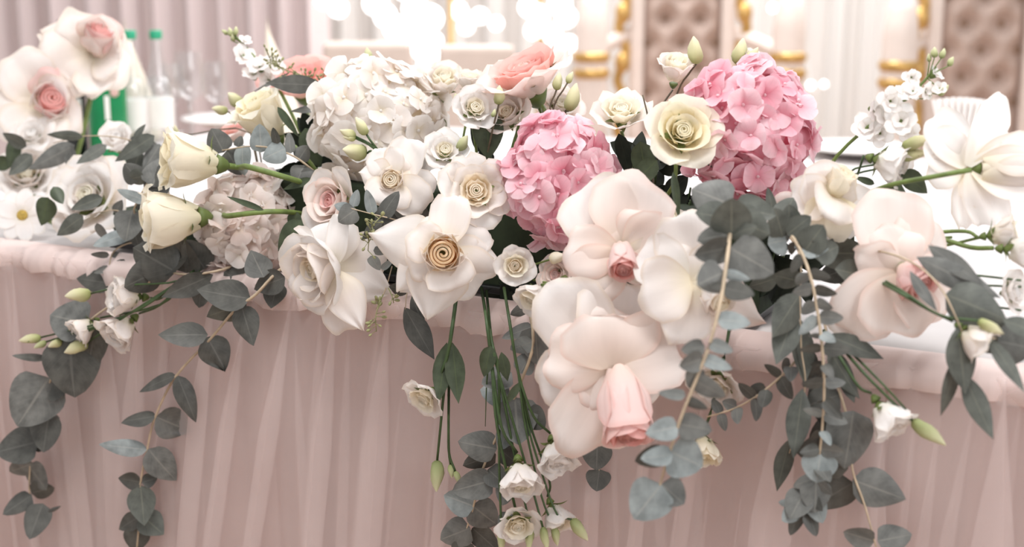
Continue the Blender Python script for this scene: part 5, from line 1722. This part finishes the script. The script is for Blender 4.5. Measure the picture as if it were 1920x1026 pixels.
cone_napkin('slim cream cone napkin standing between the two water bottles', stand(268, 262), 0.30, 0.05, NAPC, -0.25)
cone_napkin('broad cream cone napkin standing behind the peach rose and stock spike', stand(527, 262), 0.305, 0.062, NAPC, -0.2)

# fan-folded napkin
p = stand(1790, 345)
n, rows = 33, 6
V = []
for j in range(rows):
    f = j / (rows - 1)
    for i in range(n):
        a = -0.26 + 0.52 * i / (n - 1)
        zig = (0.012 if i % 4 < 2 else -0.012) * f
        V.append(p + np.array([0.19 * f * sin(a) + 0.035 * a, zig, 0.185 * f * cos(a)]))
o = mesh('napkin', V, grid_faces(n, rows), NAPW, smooth=False)
b = o.modifiers.new('cloth', 'SOLIDIFY')
b.thickness = 0.002
tag(o, 'white napkin folded into an upright pleated fan beside the stock spike', 'napkin', 'folded napkins on the table')

PLATE = plain_mat('white_china', 'f1ece8', 0.25, noise=0.02)
for x, y, lab in [(1610, 290, 'white china plate on the cloth behind the white stock spike'), (430, 235, 'white china plate behind the wine glasses and yellow bud')]:
    p = stand(x, y)
    V, Fc = lathe_geo([(0.005, 0.004), (0.07, 0.003), (0.09, 0.012), (0.135, 0.02), (0.135, 0.024), (0.09, 0.016), (0.07, 0.008), (0.002, 0.008)], p, WORLD, 36)
    o = mesh('plate', V, Fc, PLATE)
    tag(o, lab, 'plate', 'plates on the table')

# ================================================================== chairs and lights behind the table
GOLD = plain_mat('gilt_carving', 'd0a765', 0.35, metal=0.6, noise=0.15, scale=15)
BEIGE = plain_mat('painted_beige_wood', 'e6d6cc', 0.5, noise=0.04)
VELVET = plain_mat('beige_velvet', 'b8a195', 0.8, noise=0.06)
COVER = plain_mat('slipcover', 'd9c6ba', 0.8, noise=0.03)
BUTTON = plain_mat('velvet_button', '8f735f', 0.8, noise=0.1)


def throne(label, xl, xr, D, yaw=0.0):
    """xl, xr: photo columns of the upholstered panel; D: how far the chair stands"""
    a, b = PD(xl, 100, D), PD(xr, 100, D)
    W = b[0] - a[0]
    cx = (a[0] + b[0]) / 2
    Y = a[1]
    base = np.array([cx, Y, 0.0])
    t = thing('throne_chair', label, 'chair', base, 'gilded throne chairs behind the table')
    # tufted back
    nx, nz = 31, 61
    z0, z1 = 0.52, 1.62
    btn = []
    row = 0
    z = 0.60
    while z < 1.58:
        for q in ((-0.25, 0.25) if row % 2 == 0 else (-0.5, 0.0, 0.5)):
            btn.append((q * W * 0.9, z))
        z += 0.095
        row += 1
    btn = [(q, z) for q, z in btn]
    V = []
    for j in range(nz):
        zz_ = z0 + (z1 - z0) * j / (nz - 1)
        for i in range(nx):
            xx = -W / 2 + W * i / (nx - 1)
            dist = min(math.hypot(xx - q, zz_ - h) for q, h in btn)
            d = 0.075 * (1 - math.exp(-(dist / 0.045) ** 1.3))
            edge = min(1, (W / 2 - abs(xx)) / 0.03)
            V.append(base + np.array([xx, -0.02 - d * max(0.15, edge), zz_]))
    mesh('back_cushion', V, grid_faces(nx, nz), VELVET, t)
    for q, h in btn:
        if abs(q) < W * 0.46:
            mesh('button', *sphere_geo(base + np.array([q, -0.03, h]), 0.016, 8, 5, (1, 1, 0.6)), BUTTON, t)
    add_box('back_panel', t, BEIGE, base + np.array([0, 0.02, 1.07]), WORLD, (W + 0.04, 0.06, 1.2), 0.01)
    add_box('seat', t, VELVET, base + np.array([0, -0.28, 0.46]), WORLD, (W + 0.12, 0.56, 0.14), 0.04)
    for s in (-1, 1):
        add_box('stile', t, BEIGE, base + np.array([s * (W / 2 + 0.03), -0.02, 0.98]), WORLD, (0.055, 0.08, 1.36), 0.012)
        # gilt scrolls down the stile
        pts = [base + np.array([s * (W / 2 + 0.088 + 0.016 * sin(q * 1.9)), -0.05, 0.5 + q * 0.06]) for q in range(20)]
        add_tube('gilt_scroll', t, GOLD, pts, 0.02, 0.02, 8, 80)
        for q in range(5):
            mesh('gilt_boss', *sphere_geo(base + np.array([s * (W / 2 + 0.088), -0.075, 0.62 + q * 0.19]), 0.034, 10, 6, (0.9, 0.6, 1.25), WORLD), GOLD, t)
        # arm: front post with a gilt collar, and the rest
        ax = base + np.array([s * (W / 2 + 0.22), -0.30, 0])
        add_lathe('arm_post', t, BEIGE, [(0.05, 0.42), (0.062, 0.6), (0.062, 0.95), (0.05, 1.04), (0.02, 1.09)], ax, WORLD, 16)
        for zc in (0.79, 0.85):
            add_lathe('gilt_collar', t, GOLD, [(0.06, zc - 0.022), (0.073, zc), (0.06, zc + 0.022)], ax, WORLD, 16)
        add_tube('armrest', t, BEIGE, [ax + np.array([0, 0, 0.85]), ax + np.array([-s * 0.06, 0.18, 0.88]), base + np.array([s * (W / 2 + 0.05), 0, 0.92])], 0.03, 0.03, 8)
        for yy in (-0.5, 0.0):
            add_lathe('leg', t, GOLD, [(0.02, 0), (0.035, 0.1), (0.03, 0.25), (0.045, 0.42)], base + np.array([s * (W / 2 + 0.02), yy, 0]), WORLD, 12)
    add_lathe('crest', t, GOLD, [(0.02, 0), (0.14, 0.04), (0.10, 0.12), (0.02, 0.2)], base + np.array([0, 0, 1.64]), WORLD, 16)
    return t


throne('gilded throne chair with tufted beige back behind the two lisianthus buds', 1206, 1346, 5.6)
throne('gilded throne chair with tufted beige back behind the white fan napkin', 1758, 1908, 5.2)


def slip_chair(label, xl, xr, yt, D):
    a, b = PD(xl, yt, D), PD(xr, yt, D)
    W = b[0] - a[0]
    base = np.array([(a[0] + b[0]) / 2, a[1], 0.0])
    H = a[2]
    t = thing('slipcovered_chair', label, 'chair', base, 'slipcovered chairs behind the table')
    add_box('backrest', t, COVER, base + np.array([0, 0, (H + 0.46) / 2]), WORLD, (W, 0.07, H - 0.46), 0.02)
    add_box('seat', t, COVER, base + np.array([0, -0.24, 0.43]), WORLD, (W, 0.46, 0.08), 0.02)
    for s in (-1, 1):
        for yy in (-0.42, 0.0):
            add_box('leg', t, COVER, base + np.array([s * (W / 2 - 0.03), yy, 0.2]), WORLD, (0.045, 0.045, 0.4), 0.006)


slip_chair('beige slipcovered chair behind the white hydrangea', 606, 772, 78, 4.6)
slip_chair('beige slipcovered chair behind the peach pink rose', 822, 964, 84, 4.6)

BULB = plain_mat('lit_globe', 'ffffff', 0.3, noise=0.0, emit=2.5)
WIREM = plain_mat('white_wire', 'e8e4e0', 0.5, noise=0.02)


def light_string(label, xs, D):
    """globes hanging on one wire, photo places (x, y, radius)"""
    pts = [PD(x, y, D) for x, y, r in xs]
    top = pts[0] + np.array([0, 0, 0.5])
    t = thing('globe_light_string', label, 'string lights', top, 'globe lights before the sheer curtain')
    add_tube('wire', t, WIREM, [top] + pts, 0.004, 0.004, 6)
    for p_, (x, y, r) in zip(pts, xs):
        mesh('bulb', *sphere_geo(p_, r * px(p_), 14, 8), BULB, t)


light_string('short string of lit white globes at the edge of the mauve drape', [(612, -22, 14), (606, 2, 14), (634, 16, 17)], 5.9)
light_string('string of lit white globes hanging lowest over the white hydrangea', [(690, -24, 18), (704, 6, 22), (722, 30, 20), (742, 52, 22), (768, 62, 24), (786, 96, 13), (794, 116, 10)], 5.9)
light_string('thick string of lit globes beside the gilt candle stand', [(760, -20, 20), (778, 16, 22), (806, 34, 24), (796, 60, 18), (815, 76, 14), (812, 104, 12), (814, 126, 9)], 6.0)
light_string('string of lit globes between the gilt candle stands', [(860, 20, 15), (874, 50, 14), (900, 30, 14), (930, 44, 12)], 6.6)
light_string('string of lit globes above the peach pink rose', [(990, 14, 16), (1010, 28, 18), (1050, 8, 20), (1062, 32, 18), (1000, 58, 15), (1036, 66, 16), (1068, 82, 14), (1056, 108, 12)], 6.6)
light_string('string of single small lights before the sheer curtain beside the throne chair', [(1449, 15, 7), (1494, 13, 6), (1520, 160, 6), (1545, 158, 5)], 7.6)


def candle_stand(label, x, D):
    p = PD(x, 60, D)
    base = np.array([p[0], p[1], 0])
    t = thing('candle_stand', label, 'candle stand', base, 'gilt candle stands')
    add_lathe('base', t, GOLD, [(0.12, 0), (0.12, 0.02), (0.03, 0.05), (0.012, 0.1)], base, WORLD, 20)
    add_lathe('pole', t, GOLD, [(0.014, 0.08), (0.014, 0.8), (0.02, 0.82), (0.012, 0.84), (0.012, 1.5)], base, WORLD, 12)
    add_lathe('drip_tray', t, GOLD, [(0.012, 1.48), (0.05, 1.5), (0.052, 1.51), (0.012, 1.505)], base, WORLD, 16)
    add_lathe('candle', t, LABELW, [(0.02, 1.505), (0.02, 1.75), (0.004, 1.77)], base, WORLD, 12)


candle_stand('tall slim gilt candle stand beside the thickest string of globe lights', 846, 6.3)
candle_stand('tall slim gilt candle stand rising behind the peach pink rose', 1012, 6.9)
